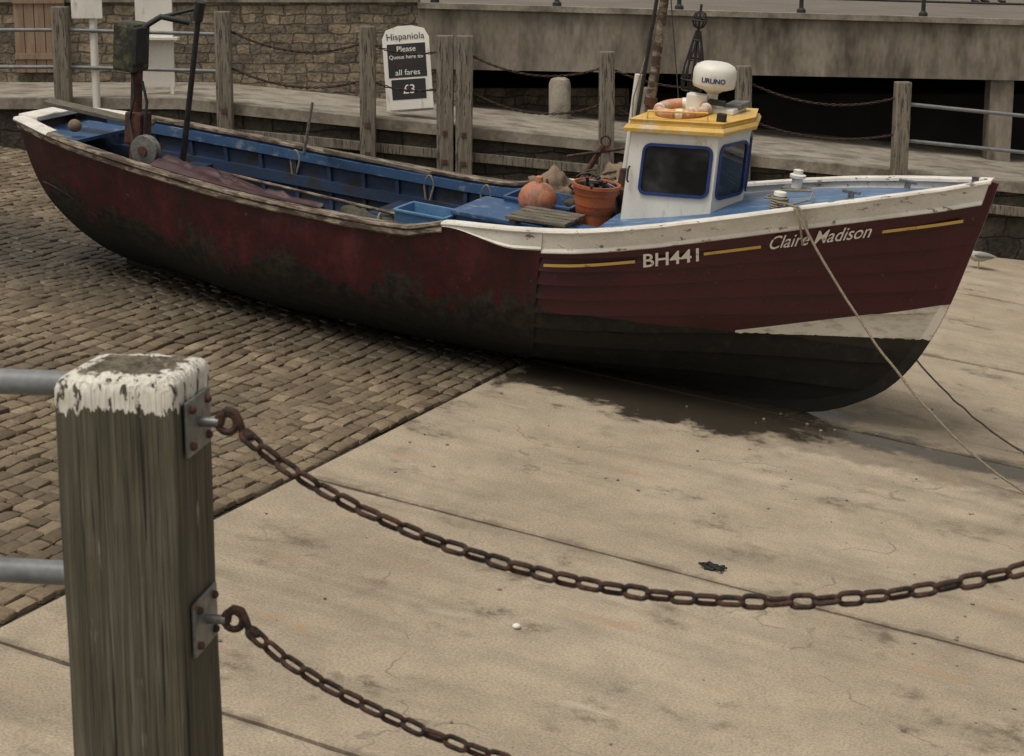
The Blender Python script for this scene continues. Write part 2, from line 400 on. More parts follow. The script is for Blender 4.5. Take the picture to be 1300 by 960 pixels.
# ------------------------------------------------------------------ back wall and deck
def wallbox(name,x0,x1,y0,y1,z0,z1,mat,parent=None): return box(name,((x0+x1)/2,(y0+y1)/2,(z0+z1)/2),(x1-x0,y1-y0,z1-z0),mat,parent)
wallbox('stone_wall',-40,-1.45,YB,YB+.6,.5,3.42,M_stone)
wallbox('stone_wall_cap',-40,-1.45,YB-.05,YB+.7,3.422,3.52,M_concd)
deck=empty('raised_concrete_deck')
def slab(name,x0,x1,y0,y1,zt0,zt1,th0,th1,mat,parent):
    vs=[(x0,y0,zt0-th0),(x1,y0,zt1-th1),(x1,y1,zt1-th1),(x0,y1,zt0-th0),(x0,y0,zt0),(x1,y0,zt1),(x1,y1,zt1),(x0,y1,zt0)]
    return mk(name,vs,[(0,3,2,1),(4,5,6,7),(0,1,5,4),(1,2,6,5),(2,3,7,6),(3,0,4,7)],mat,parent)
slab('fascia_beam',-1.45,16,YB-.1,YB+.35,3.33,2.85,.92,.78,M_concd,deck)
slab('deck_edge_lip',-1.45,16,YB-.17,YB+.36,3.42,2.94,.085,.085,M_conc,deck)
M_paving=wmat('promenade_paving',(.12,.10,.085),(.19,.165,.14),.9,.9,.1)
slab('deck_slab',-1.45,16,YB+.362,YB+40,3.41,2.93,.3,.3,M_paving,deck)
for x in (7.65,11.5,15): wallbox('column',x-.18,x+.18,YB-.02,YB+.33,-1,2.5,M_concd,deck)
wallbox('abutment',-1.45,-.75,YB+.002,YB+6,0,2.4,M_stone,deck)
wallbox('low_wall',-.75,1.9,YB+1.2,YB+1.6,0,2.02,M_stone,deck)
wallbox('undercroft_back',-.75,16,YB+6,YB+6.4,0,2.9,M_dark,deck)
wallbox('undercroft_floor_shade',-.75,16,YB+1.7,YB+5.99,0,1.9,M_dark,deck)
mk('upper_promenade',[(-60,YB+.7,3.40),(-1.46,YB+.7,3.40),(-1.46,YB+60,3.40),(-60,YB+60,3.40)],[(0,1,2,3)],M_paving)
rl=empty('promenade_railing')
x=-1.2
while x<14:
    z=3.42-.0275*(x+1.45)
    lathe('stanchion',[(.07,0),(.07,.05),(.035,.08),(.03,.5),(.045,.55),(.03,.6),(.03,1.05),(.05,1.1),(.0,1.16)],M_black,rl,12,(x,YB+.15,z))
    x+=1.9
for h in (.22,.7,1.05):
    tube('rail',[(-1.2,YB+.15,3.42+h),(14,YB+.15,3.0+h)],.018,M_black,rl)
for (x,w,h) in ((.74,.34,.62),(2.05,.3,.6)):
    lathe('stone_bollard',[(w/2,-.1),(w/2,h-.1),(w/2*.85,h-.03),(w/4,h),(0,h)],M_conc,None,14,(x,YB-.25,rz(x)))
sh=empty('timber_shutter',Matrix.Translation((-7.3,YB-.08,2.35)))
for i in range(5): box('board',(-.32+i*.16,0,.7),(.15,.03,1.4),M_tan,sh,bev=.004)
for zz in (.25,1.1): box('ledge',(0,-.03,zz),(.8,.03,.09),M_tan,sh,bev=.004)
nb=empty('white_notice_board',Matrix.Translation((-5.0,YW+.6,2.2)))
box('panel',(-.02,0,.85),(.52,.04,1.5),M_white,nb,bev=.006)
box('shelf',(.02,-.08,.78),(.62,.2,.04),M_white,nb,bev=.004)
box('leg',(-.2,0,.05),(.05,.05,.1),M_white,nb)
box('leg',(.2,0,.05),(.05,.05,.1),M_white,nb)
sp=empty('white_sign_post',Matrix.Translation((-5.72,YW-.1,1.9)))
tube('pole',[(0,0,0),(0,0,2.6)],.055,M_white,sp,12)
box('sign_plate',(-.06,-.07,1.75),(.42,.03,.75),M_white,sp,bev=.005)
def textmesh(body,size,shear=0,off=0):
    cu=bpy.data.curves.new('t','FONT'); cu.body=body; cu.size=size; cu.shear=shear; cu.align_x='LEFT'; cu.offset=off
    ob=bpy.data.objects.new('t',cu); bpy.context.collection.objects.link(ob)
    bpy.context.view_layer.update(); dg=bpy.context.evaluated_depsgraph_get()
    me=bpy.data.meshes.new_from_object(ob.evaluated_get(dg))
    V=[v.co.copy() for v in me.vertices]; Fc=[tuple(p.vertices) for p in me.polygons]
    bpy.data.objects.remove(ob); return V,Fc
ab=empty('queue_sign_board',Matrix.Translation((-1.43,YW+.45,2.0))@Matrix.Rotation(rad(-4),4,'Y')@Matrix.Rotation(rad(-10),4,'X'))
bm=[(-.33,0),(.33,0),(.33,1.0),(.27,1.12),(.1,1.17),(-.1,1.17),(-.27,1.12),(-.33,1.0)]
vs=[(x,-.015,z) for x,z in bm]+[(x,.015,z) for x,z in bm]; k=len(bm)
mk('board',vs,[tuple(range(k)),tuple(range(2*k-1,k-1,-1))]+[(i,i+k,(i+1)%k+k,(i+1)%k) for i in range(k)],M_white,ab)
mk('black_panel',[(-.27,-.02,.45),(.27,-.02,.45),(.27,-.02,.92),(-.27,-.02,.92)],[(0,1,2,3)],M_blackpaint,ab)
mk('black_panel_lower',[(-.24,-.02,.14),(.24,-.02,.14),(.24,-.02,.42),(-.24,-.02,.42)],[(0,1,2,3)],M_blackpaint,ab)
for body,sz,zc,mt in (('Hispaniola',.13,.98,M_blackpaint),('Please',.11,.81,M_paintw),('Queue here for',.078,.71,M_paintw),('Hispaniola',.09,.60,M_rustmid),('all fares',.115,.48,M_paintw),('£3',.18,.22,M_paintw)):
    V,Fc=textmesh(body,sz,0,0); cx=(min(v.x for v in V)+max(v.x for v in V))/2
    mk('lettering',[(v.x-cx,-.024,v.y+zc) for v in V],Fc,plain('sign_lettering',(.75,.73,.68),.6) if mt is M_paintw else mt,ab)
box('rear_leg_frame',(0,.22,.5),(.6,.03,1.05),M_white,ab,rot=(rad(22),0,0))
# ------------------------------------------------------------------ people on the promenade
def person(name,M,top,trous,hair,stride=.15):
    J={'pel':(0,0,.95),'ch':(0,.02,1.25),'nk':(0,.03,1.45),'hd':(0,.0,1.58),'ht':(0,.0,1.68)}
    E=[('pel','ch'),('ch','nk'),('nk','hd'),('hd','ht')]
    R={'pel':.15,'ch':.17,'nk':.06,'hd':.095,'ht':.08}
    for sd,sg in (('l',-1),('r',1)):
        st=stride*sg
        J.update({'hp'+sd:(sg*.09,0,.88),'kn'+sd:(sg*.10,-st*.6,.50),'an'+sd:(sg*.10,-st+.03,.09),'to'+sd:(sg*.12,-st-.15,.04),
                  'sh'+sd:(sg*.19,.02,1.38),'el'+sd:(sg*.24,.04+st*.4,1.10),'wr'+sd:(sg*.24,-.04+st,.86),'fi'+sd:(sg*.24,-.07+st,.76)})
        R.update({'hp'+sd:.10,'kn'+sd:.065,'an'+sd:.05,'to'+sd:.04,'sh'+sd:.07,'el'+sd:.048,'wr'+sd:.032,'fi'+sd:.03})
        E+=[('pel','hp'+sd),('hp'+sd,'kn'+sd),('kn'+sd,'an'+sd),('an'+sd,'to'+sd),('ch','sh'+sd),('sh'+sd,'el'+sd),('el'+sd,'wr'+sd),('wr'+sd,'fi'+sd)]
    ks=list(J); me=bpy.data.meshes.new(name); me.from_pydata([J[k] for k in ks],[(ks.index(a),ks.index(b_)) for a,b_ in E],[])
    ob=bpy.data.objects.new(name,me); bpy.context.collection.objects.link(ob)
    mod=ob.modifiers.new('s','SKIN'); ob.modifiers.new('d','SUBSURF').levels=2
    for i,k in enumerate(ks):
        sv=me.skin_vertices[0].data[i]; sv.radius=(R[k],R[k]); sv.use_root=(k=='pel')
    bpy.context.view_layer.update(); dg=bpy.context.evaluated_depsgraph_get()
    m2=bpy.data.meshes.new_from_object(ob.evaluated_get(dg)); bpy.data.objects.remove(ob)
    mats=[plain(name+'_top',top,.9),plain(name+'_trousers',trous,.9),plain(name+'_skin',(.42,.25,.18),.6),plain(name+'_hair',hair,.8),plain(name+'_shoes',(.03,.025,.02),.5)]
    for q in mats: m2.materials.append(q)
    for p in m2.polygons:
        c=p.center; p.use_smooth=True
        i=0
        if c.z<.09: i=4
        elif c.z<.93 and abs(c.x)<.2: i=1
        elif abs(c.x)>.19 and c.z<.88: i=2
        elif c.z>1.47: i=3 if (c.z>1.66 or c.y>.03) else 2
        p.material_index=i
    o=bpy.data.objects.new(name,m2); bpy.context.collection.objects.link(o); o.matrix_world=M; return o
person('pedestrian',Matrix.Translation((11.3,43.5,3.43-.0275*(11.3+1.45)))@Matrix.Rotation(rad(75),4,'Z'),(.10,.12,.2),(.35,.30,.24),(.08,.05,.03),.2)
person('pedestrian',Matrix.Translation((10.75,42.5,3.43-.0275*(10.75+1.45)))@Matrix.Rotation(rad(80),4,'Z'),(.4,.36,.32),(.04,.045,.07),(.12,.08,.05),.12)
person('pedestrian',Matrix.Translation((.9,44,3.43-.0275*2.3))@Matrix.Rotation(rad(-100),4,'Z'),(.3,.08,.08),(.05,.05,.07),(.05,.03,.02),.18)
# ------------------------------------------------------------------ foreground quay
MF=Matrix.Translation((-.772,3.61,2.1))@Matrix.Rotation(rad(-8.5),4,'Z')
box('foreground_quay',(0,-5.79,-2.6),(30,12,5.2),M_conc,M=MF)
m,nt,b=newmat('post_timber')
v=coords(nt); s=sep(nt,v)
gr=noi(nt,coords(nt,(34,34,1.0)),1.6,8,.7,.5)
col=ramp(nt,gr,[(.25,(.030,.025,.018)),(.5,(.088,.075,.054)),(.75,(.175,.155,.115))])
nP=noi(nt,v,5,4)
col=mix(nt,ramp(nt,nP,[(.4,0),(.65,.55)]),col,(.062,.060,.033))
crk=noi(nt,coords(nt,(80,80,1.3)),1.3,3,.5)
col=mix(nt,ramp(nt,crk,[(.34,.92),(.40,0)]),col,(.009,.007,.005))
col=mix(nt,ramp(nt,noi(nt,coords(nt,(30,30,3)),1.5,4),[(.68,0),(.74,.6)]),col,(.42,.40,.36))
z=s[2]; en=mth(nt,'MULTIPLY',mth(nt,'SUBTRACT',noi(nt,coords(nt,(26,26,6)),1.3,5,.75),.5),.10)
mr=mapr(nt,mth(nt,'ADD',z,en),1.030,1.033)
ax=mth(nt,'MAXIMUM',mth(nt,'ABSOLUTE',s[0]),mth(nt,'ABSOLUTE',s[1]))
mt2=mapr(nt,mth(nt,'ADD',ax,mth(nt,'MULTIPLY',mth(nt,'SUBTRACT',noi(nt,v,28,6,.75),.5),.14)),.080,.092)
top=mth(nt,'GREATER_THAN',z,1.092)
keep=mth(nt,'SUBTRACT',1.0,mth(nt,'MULTIPLY',top,mth(nt,'SUBTRACT',1.0,mt2)))
pm=mth(nt,'MULTIPLY',mr,keep)
pm=mth(nt,'MULTIPLY',pm,ramp(nt,noi(nt,coords(nt,(1.4,1.4,.45)),34,5,.7),[(.57,1),(.60,0)]))
topc=mix(nt,ramp(nt,noi(nt,v,26,4,.7),[(.4,0),(.6,1)]),(.05,.04,.025),(.17,.14,.095))
col=mix(nt,mth(nt,'MULTIPLY',top,1.0),col,topc)
col=mix(nt,pm,col,ramp(nt,noi(nt,v,14),[(.3,(.58,.55,.48)),(.7,(.80,.77,.71))]))
L(nt,col,b.inputs['Base Color']); b.inputs['Roughness'].default_value=.8
bump(nt,b,mth(nt,'ADD',mth(nt,'ADD',gr,mth(nt,'MULTIPLY',crk,1.8)),mth(nt,'MULTIPLY',pm,.5)),.9,.009)
M_postwood=m
def fore_post(x,name='mooring_post'):
    e=empty(name,MF@Matrix.Translation((x,0,0)))
    hw=.125; Hh=1.10; rings=60; c=.016
    base=[(-hw+c,-hw),(hw-c,-hw),(hw-.005,-hw+.005),(hw,-hw+c),(hw,hw-c),(hw-.005,hw-.005),(hw-c,hw),(-hw+c,hw),(-hw+.005,hw-.005),(-hw,hw-c),(-hw,-hw+c),(-hw+.005,-hw+.005)]
    pts=[]
    for i in range(len(base)):
        a=Vector(base[i]); b2=Vector(base[(i+1)%len(base)]); nseg=14 if (a-b2).length>.1 else 1
        for j in range(nseg): pts.append(a.lerp(b2,j/nseg))
    n=len(pts); vs=[];fs=[]
    for r in range(rings+1):
        z=(Hh-.030)*r/rings
        for p in pts:
            d=noise.noise((p.x*45,p.y*45,z*1.2+x))*.0035+noise.noise((p.x*12,p.y*12,z*3+x))*.003
            cr=noise.noise((p.x*70,p.y*70,z*.9+x+9)); d-=.006*max(0,cr-.35)*3
            vs.append((p.x*(1+d/.12),p.y*(1+d/.12),z))
    for ins,z in ((.003,Hh-.016),(.011,Hh-.006),(.024,Hh-.001),(.05,Hh+.001),(.085,Hh-.001),(.11,Hh-.001)):
        k=(hw-ins)/hw
        for p in pts:
            vs.append((p.x*k,p.y*k,z+noise.noise((p.x*k*38,p.y*k*38,4+x))*.006*min(1,ins/.03)+noise.noise((p.x*14,p.y*14,x))*.003))
    tot=rings+1+6
    for r in range(tot-1):
        for k in range(n): fs.append((r*n+k,r*n+(k+1)%n,(r+1)*n+(k+1)%n,(r+1)*n+k))
    fs.append(tuple((tot-1)*n+k for k in range(n)))
    mk('timber',vs,fs,M_postwood,e,True,sharp=45)
    return e
e=fore_post(0)
def bracket(e,z,side=1):
    x=side*.127
    box('plate',(x+side*.006,-.005,z),(.008,.15,.115),M_steel,e,bev=.003)
    for dy in (-.055,.045):
        for dz in (-.038,.038):
            lathe('bolt_head',[(.009,0),(.009,.006),(.005,.010),(0,.011)],M_rustmid,e,8,(x+side*.01,dy,z+dz),Matrix.Rotation(side*rad(90),3,'Y'))
    tube('eye_bar',[(x,0,z),(x+side*.05,0,z)],.011,M_steel,e,8)
    pts=[(x+side*(.066+.020*math.cos(a)),0,z+.020*math.sin(a)) for a in [2*math.pi*i/16 for i in range(16)]]
    tube('eye_ring',pts,.008,M_rust,e,8,True)
    hp=[(.052,-.004),(.056,.014),(.068,.026),(.084,.022),(.092,.004),(.098,-.016),(.112,-.030),(.122,-.024)]
    P=[Vector((x+side*a,0,z+c_)) for a,c_ in hp]
    P2=[]
    for i in range(len(P)-1):
        for q in range(3): P2.append(P[i].lerp(P[i+1],q/3))
    P2.append(P[-1])
    tube('hook',P2,.0088,M_rust,e,8)
bracket(e,.985); bracket(e,.56)
e2=fore_post(2.42); bracket(e2,.985,-1); bracket(e2,.56,-1)
for zz in (1.055,.645):
    tube('steel_handrail',[(-2.6,0,zz),(-.12,0,zz)],.0265,M_railgrey,None,14,M=MF)
fore_post(-2.6)
for dz in (0,-.425):
    pts=[]
    for i in range(100):
        k=.243+(2.18-.243)*i/99
        pts.append((k,0,2.757+.285*(k-1.205)**2-2.1+dz+.030*math.exp(-(k-.243)/.09)+.03*math.exp(-(2.18-k)/.09)))
    V,Fc=chain_links(pts,.060,.036,.0058,16,8,rad(25))
    mk('mooring_chain',V,Fc,M_rust,smooth=True,M=MF)
# ------------------------------------------------------------------ BOAT
boat=empty('fishing_boat',MB)
SH=curve([(-8.38,1.455),(-7.7,1.43),(-6.5,1.37),(-5,1.315),(-4,1.31),(-3.45,1.33),(-3.0,1.44),(-2.6,1.47),(-1.9,1.55),(-1.2,1.70),(-.58,1.865),(0,2.02),(.59,2.165),(1.16,2.30),(1.48,2.38)])
BE=curve([(-8.38,.45),(-7.7,.76),(-7.2,.90),(-6.1,1.08),(-4.8,1.2),(-3.4,1.22),(-1.9,1.19),(-1.2,1.11),(-.58,.99),(0,.82),(.59,.56),(1.16,.25),(1.48,.03)])
STEM=curve([(0,0),(.03,.28),(.06,.45),(.17,.83),(.28,1.02),(.38,1.13),(.5,1.23),(.76,1.37),(.9,1.44),(1,1.48)])
STERN=curve([(0,-7.1),(.06,-7.42),(.2,-7.72),(.47,-8.05),(1,-8.38)])
WM=curve([(0,0.02),(.05,.32),(.13,.60),(.3,.83),(.55,.95),(.8,.99),(1,1)])
WB=curve([(0,.03),(.1,.13),(.3,.34),(.5,.52),(.7,.70),(.85,.84),(1,1)])
WS=curve([(0,0.03),(.1,.25),(.3,.62),(.6,.90),(1,1)])
LU=9.86
def hull(u,v,off=0,side=-1):
    sg=-8.38+LU*u
    G=SH(sg); B=BE(sg)
    s=STERN(v)*(1-u)+STEM(v)*u
    h=G*v+ .05*max(0,(1-u*3))*(1-v)
    tb=sst((sg+3.0)/4.0); ts=sst((-5.6-sg)/2.4)
    w=WM(v)*(1-tb-ts)+WB(v)*tb+WS(v)*ts
    w=B*w+off
    return Vector((s,side*max(w,.0),h))
def on_hull(s,h,off,side=-1):
    u=(s+8.38)/LU; v=.8
    for _ in range(12):
        v=max(0,min(1,h/SH(-8.38+LU*u)))
        p=hull(u,v); u=max(0,min(1,u+(s-p.x)/9.0))
    return hull(u,v,off,side)
SPL=-2.1
bk=[.0,.14,.27,.385,.49,.585,.675,.76,.845]
vlist=[]
for i,b0 in enumerate(bk):
    b1=bk[i+1] if i+1<len(bk) else 1.0
    vlist+=[(b0+.0008,1.0)]
    for k in (.25,.5,.75): vlist.append((b0+(b1-b0)*k,1-k))
    vlist.append((b1-.0008,0.0))
vlist[0]=(0,1)
ss=[-8.38+ .1*i for i in range(0,100)]
ss=[x for x in ss if abs(x-SPL)>.02 and x<1.46]+[SPL-.004,SPL+.004,1.48]
ss.sort()
ulist=[(x+8.38)/LU for x in ss]
def hoff(s,v,f):
    if s<SPL: return .038+ noise.noise((s*1.1,v*2.2,0))*.016+noise.noise((s*3,v*5,7))*.007
    k=min(1,(1.48-s)/.4)
    return (.000+.046*f*(1 if v>.1 else .3)+noise.noise((s*1.5,v*3,3))*.006)*k
for side in (-1,1):
    rows=[[hull(u,v,hoff(x,v,f),side) for (v,f) in vlist] for u,x in zip(ulist,ss)]
    grid('hull_side',rows,None,boat,True,flip=(side==1),sharp=24)
hulls=[o for o in bpy.data.objects if o.name.startswith('hull_side')]
m,nt,b=newmat('hull_paint')
v=coords(nt); s=sep(nt,v); S=s[0]; Hh=s[2]
n1=noi(nt,v,1.6,8,.72,.3); n2=noi(nt,v,10,7,.72); nv=noi(nt,coords(nt,(7,7,.7)),1.3,6,.7)
aft=mapr(nt,S,-2.10,-2.09,1,0)
maro=ramp(nt,n1,[(.3,(.034,.0022,.006)),(.7,(.060,.0042,.010))])
maroA=ramp(nt,n1,[(.3,(.020,.004,.005)),(.52,(.048,.006,.010)),(.72,(.088,.019,.024))])
maroA=mix(nt,ramp(nt,nv,[(.36,.65),(.56,0)]),maroA,(.014,.008,.007))
red=mix(nt,aft,maro,maroA)
red=mix(nt,ramp(nt,n2,[(.66,0),(.71,.55)]),red,(.14,.07,.06))
edge=mth(nt,'ADD',mth(nt,'MULTIPLY',mth(nt,'SUBTRACT',n1,.5),mth(nt,'ADD',.06,mth(nt,'MULTIPLY',aft,1.1))),mth(nt,'MULTIPLY',mth(nt,'SUBTRACT',nv,.5),mth(nt,'MULTIPLY',aft,.5)))
lim=mth(nt,'ADD',Hh,edge)
dk=mapr(nt,lim,mth(nt,'SUBTRACT',.76,mth(nt,'MULTIPLY',aft,.08)),mth(nt,'ADD',.775,mth(nt,'MULTIPLY',aft,.09)),1,0,True)
bot=ramp(nt,n2,[(.35,(.004,.0036,.003)),(.6,(.009,.008,.006)),(.75,(.024,.022,.014))])
fr=mapr(nt,Hh,.35,.75)
bot=mix(nt,mth(nt,'MULTIPLY',mth(nt,'MULTIPLY',fr,mth(nt,'ADD',mth(nt,'MULTIPLY',aft,.7),.3)),ramp(nt,n2,[(.4,0),(.65,.7)])),bot,(.048,.036,.021))
col=mix(nt,dk,red,bot)
bs=mth(nt,'ADD',S,.45)
topE=mth(nt,'ADD',.785,mth(nt,'MULTIPLY',bs,.27)); botE=mth(nt,'ADD',.765,mth(nt,'MULTIPLY',bs,.085))
hn=mth(nt,'ADD',Hh,mth(nt,'MULTIPLY',mth(nt,'SUBTRACT',n2,.5),.06))
fwd=mth(nt,'GREATER_THAN',S,-.45)
wm=mth(nt,'MULTIPLY',mth(nt,'MULTIPLY',mth(nt,'LESS_THAN',Hh,topE),mth(nt,'GREATER_THAN',hn,botE)),fwd)
wc=mix(nt,ramp(nt,noi(nt,coords(nt,(3,3,8)),2,7,.7),[(.5,0),(.75,.75)]),(.64,.60,.52),(.26,.21,.15))
col=mix(nt,wm,col,wc)
bel=mth(nt,'MULTIPLY',mth(nt,'MULTIPLY',mth(nt,'LESS_THAN',Hh,botE),mth(nt,'GREATER_THAN',hn,.765)),fwd)
bel=mth(nt,'MULTIPLY',bel,mth(nt,'SUBTRACT',1.0,wm))
col=mix(nt,bel,col,bot)
L(nt,col,b.inputs['Base Color'])
L(nt,mth(nt,'ADD',mth(nt,'ADD',.24,mth(nt,'MULTIPLY',dk,.42)),mth(nt,'MULTIPLY',n2,.3)),b.inputs['Roughness'])
bump(nt,b,noi(nt,v,11,2.5,.7),.4,.009)
M_hull=m
for o in hulls: o.data.materials.append(M_hull)
tr=[]
for v_ in [i/14 for i in range(15)]:
    pL=hull(0,v_,.03,-1); pR=hull(0,v_,.03,1)
    tr.append([pL.lerp(pR,k/8)+Vector((-.05*(1-(2*k/8-1)**2),0,0)) for k in range(9)])
grid('transom',tr,M_hull,boat,True)
pts=[(-7.3,0,.05),(-6,0,-.01),(-3,0,-.02),(-.3,0,-.015)]+[(STEM(q/30),0,2.38*q/30) for q in range(0,31)]
pts=[Vector(p)+Vector((.015,0,0)) for p in pts]
vs=[];fs=[]
for i,p in enumerate(pts):
    t=(pts[min(i+1,len(pts)-1)]-pts[max(i-1,0)]).normalized(); nrm=Vector((t.z,0,-t.x))
    for (a,w) in ((-.09,.03),(.025,.028),(.035,.018),(.035,-.018),(.025,-.028),(-.09,-.03)): vs.append(p+nrm*a+Vector((0,w,0)))
for i in range(len(pts)-1):
    for j in range(6): fs.append((i*6+j,i*6+(j+1)%6,(i+1)*6+(j+1)%6,(i+1)*6+j))
fs.append(tuple(range(6))); fs.append(tuple((len(pts)-1)*6+j for j in range(5,-1,-1)))
mk('keel_and_stem',vs,fs,M_hull,boat)
def strip(name,s0,s1,prof,mat,sides=(-1,1),n=90,taper=0):
    for side in sides:
        vs=[];fs=[]; k=len(prof)
        for i in range(n+1):
            x=s0+(s1-s0)*i/n; G=SH(x)
            tp=1 if not taper else .12+.88*sst((x-s0)/taper)
            for (dw,dh) in prof:
                dh=dh*tp
                u=(x+8.38)/LU
                v_=max(0,min(1,(G+min(dh,0))/G))
                p=hull(u,v_,0,side)
                w=abs(p.y)+dw*(1+.06*noise.noise((x*5,dh*30,side)))
                vs.append((p.x,side*max(w,.004),G+dh+.003*noise.noise((x*4,3,side))))
        for i in range(n):
            for j in range(k):
                f=(i*k+j,i*k+(j+1)%k,(i+1)*k+(j+1)%k,(i+1)*k+j); fs.append(f if side==-1 else f[::-1])
        fs.append(tuple(range(k))); fs.append(tuple(n*k+j for j in range(k-1,-1,-1)))
        mk(name,vs,fs,mat,boat)
ws=lambda d:[(.0,-.195),(.034+d,-.195),(.046+d,-.185),(.040+d,-.17),(.026+d,-.15),(.026+d,-.01),(0,-.008)]
strip('washstrake_aft',-3.05,-2.09,[(.0,-.165),(.066,-.165),(.074,-.15),(.062,-.13),(.058,-.01),(0,-.008)],M_whitepeel,n=40,taper=.75)
strip('washstrake',-2.088,1.46,ws(.022),M_whitepeel)
strip('rubbing_strake',-8.36,-3.055,[(.02,-.075),(.062,-.075),(.070,-.06),(.062,-.02),(.02,-.015)],M_gunwale)
strip('gunwale_cap_fore',-3.06,1.475,[(-.05,-.008),(.066,-.008),(.072,.005),(.064,.022),(-.04,.026),(-.05,.018)],M_whitepeel)
strip('gunwale_cap_aft',-7.75,-3.065,[(-.06,-.012),(.066,-.012),(.072,.0),(.062,.020),(-.05,.022),(-.06,.012)],M_gunwale)
strip('gunwale_cap_stern',-8.40,-7.752,[(-.12,-.01),(.06,-.01),(.065,.005),(.05,.028),(-.11,.03),(-.12,.02)],M_whitepeel)
box('transom_cap',(-8.30,0,1.478),(.24,.80,.05),M_whitepeel,boat,bev=.01)
for side in (-1,1):
    rows=[]
    for i in range(80):
        x=-8.25+ (6.9)*i/79; u=(x+8.38)/LU
        rows.append([hull(u,v_,-.035,side) for v_ in (.35,.45,.55,.65,.75,.85,.93,.99)])
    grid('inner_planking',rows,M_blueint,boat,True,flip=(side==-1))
    parts=[]
    for i in range(17):
        x=-7.95+i*.4; u=(x+8.38)/LU; vs=[];fs=[]
        a=[hull(u,v_,-.035,side) for v_ in (.4,.5,.6,.7,.8,.9,.98)]
        for p in a:
            q=Vector((0,-side*.045,0)); d=Vector((.022,0,0)); vs+=[p-d,p-d+q,p+d+q,p+d]
        for r in range(len(a)-1):
            for j in range(4): fs.append((r*4+j,r*4+(j+1)%4,(r+1)*4+(j+1)%4,(r+1)*4+j))
        parts.append((vs,fs))
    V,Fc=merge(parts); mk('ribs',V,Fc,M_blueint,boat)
    for v0,v1,th_ in ((.70,.78,.075),(.90,.97,.06)):
        vs=[];fs=[]
        for i in range(50):
            x=-8.0+6.4*i/49; u=(x+8.38)/LU
            a=hull(u,v0,-.035,side); c=hull(u,v1,-.035,side); q=Vector((0,-side*th_,0))
            vs+=[a,a+q,c+q,c]
        for r in range(49):
            for j in range(4): fs.append((r*4+j,r*4+(j+1)%4,(r+1)*4+(j+1)%4,(r+1)*4+j))
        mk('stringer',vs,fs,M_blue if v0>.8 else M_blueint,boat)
rows=[]
for i in range(60):
    x=-8.0+6.6*i/59; u=(x+8.38)/LU; h=.62+ (.25*sst((-6.6-x)/1.3))
    w=abs(hull(u,h/SH(x),-.03,1).y)
    rows.append([Vector((x,w*(-1+2*k/6),h)) for k in range(7)])
M_floor=wmat('boat_sole',(.02,.02,.02),(.05,.045,.038),6,.8,.3,.006,(1,8,1))
grid('sole_boards',rows,M_floor,boat,False)
for x in (-6.9,-4.55):
    w=BE(x)-.06; box('thwart',(x,0,SH(x)-.36),(.22,2*w,.035),M_blueint,boat,bev=.006)
def hullsec(name,x,h0,h1,mat,th_=.03,inset=.045):
    hs=[h0+(h1-h0)*k/6 for k in range(7)]; L_=[];R_=[]
    for h in hs:
        w=abs(on_hull(x,h,-inset).y); L_.append((-w,h)); R_.append((w,h))
    poly=L_+R_[::-1]; k=len(poly)
    vs=[(x,a,h) for a,h in poly]+[(x+th_,a,h) for a,h in poly]
    mk(name,vs,[tuple(range(k)),tuple(range(2*k-1,k-1,-1))]+[(i,i+k,(i+1)%k+k,(i+1)%k) for i in range(k)],mat,boat)
hullsec('bulkhead_fore',-1.72,.6,1.56,M_blue)
hullsec('bulkhead_mid',-3.55,.6,1.13,M_blueint)
rows=[]
for i in range(20):
    x=-3.55+1.85*i/19; h=1.13; w=abs(on_hull(x,h,-.04).y)
    rows.append([Vector((x,w*(-1+2*k/6),h)) for k in range(7)])
grid('platform',rows,M_blue,boat,False)
rows=[]
for i in range(60):
    x=-1.74+3.16*i/59; B=max(.01,BE(x)-.03); G=SH(x)-.075
    rows.append([Vector((x,B*(-1+2*k/14),G+.09*min(1,B)*(1-(-1+2*k/14)**2))) for k in range(15)])
m,nt,b=newmat('foredeck_blue'); v=coords(nt); s_=sep(nt,v)
nD=noi(nt,coords(nt,(2,9,1)),2,7,.7)
c=ramp(nt,noi(nt,v,2.5,4,.6),[(.3,(.040,.10,.22)),(.6,(.065,.145,.28)),(.8,(.12,.21,.33))])
pl=mth(nt,'FRACT',mth(nt,'MULTIPLY',s_[1],8.5)); c=mix(nt,ramp(nt,pl,[(.0,.9),(.10,0)]),c,(.012,.03,.07))
c=mix(nt,ramp(nt,nD,[(.55,0),(.66,.7)]),c,(.33,.38,.42))
c=mix(nt,ramp(nt,nD,[(.3,.6),(.4,0)]),c,(.07,.09,.11))
L(nt,c,b.inputs['Base Color']); b.inputs['Roughness'].default_value=.4
grid('foredeck',rows,m,boat,True)
lathe('mooring_bitt',[(.05,0),(.05,.16),(.075,.165),(.075,.19),(.045,.2),(.045,.235),(0,.245)],M_white,boat,14,(-.34,.55,SH(-.34)-.07))
box('mooring_bitt_base',(-.34,.55,SH(-.34)-.02),(.24,.2,.04),M_steel,boat,bev=.005)
lathe('timber_head',[(.045,0),(.045,.13),(.06,.14),(.055,.17),(0,.18)],M_white,boat,10,(-.22,-.48,SH(-.22)-.05))
for w_,s_0 in ((-.28,.35),(.1,.75)):
    box('foredeck_cleat',(s_0,w_,SH(s_0)+.04),(.16,.03,.03),M_steel,boat,bev=.006)
    box('foredeck_cleat',(s_0,w_,SH(s_0)+.01),(.05,.03,.06),M_steel,boat,bev=.004)
lathe('stem_fairlead',[(.03,0),(.03,.07),(.04,.08),(0,.09)],M_steel,boat,10,(1.33,0,SH(1.33)-.02))
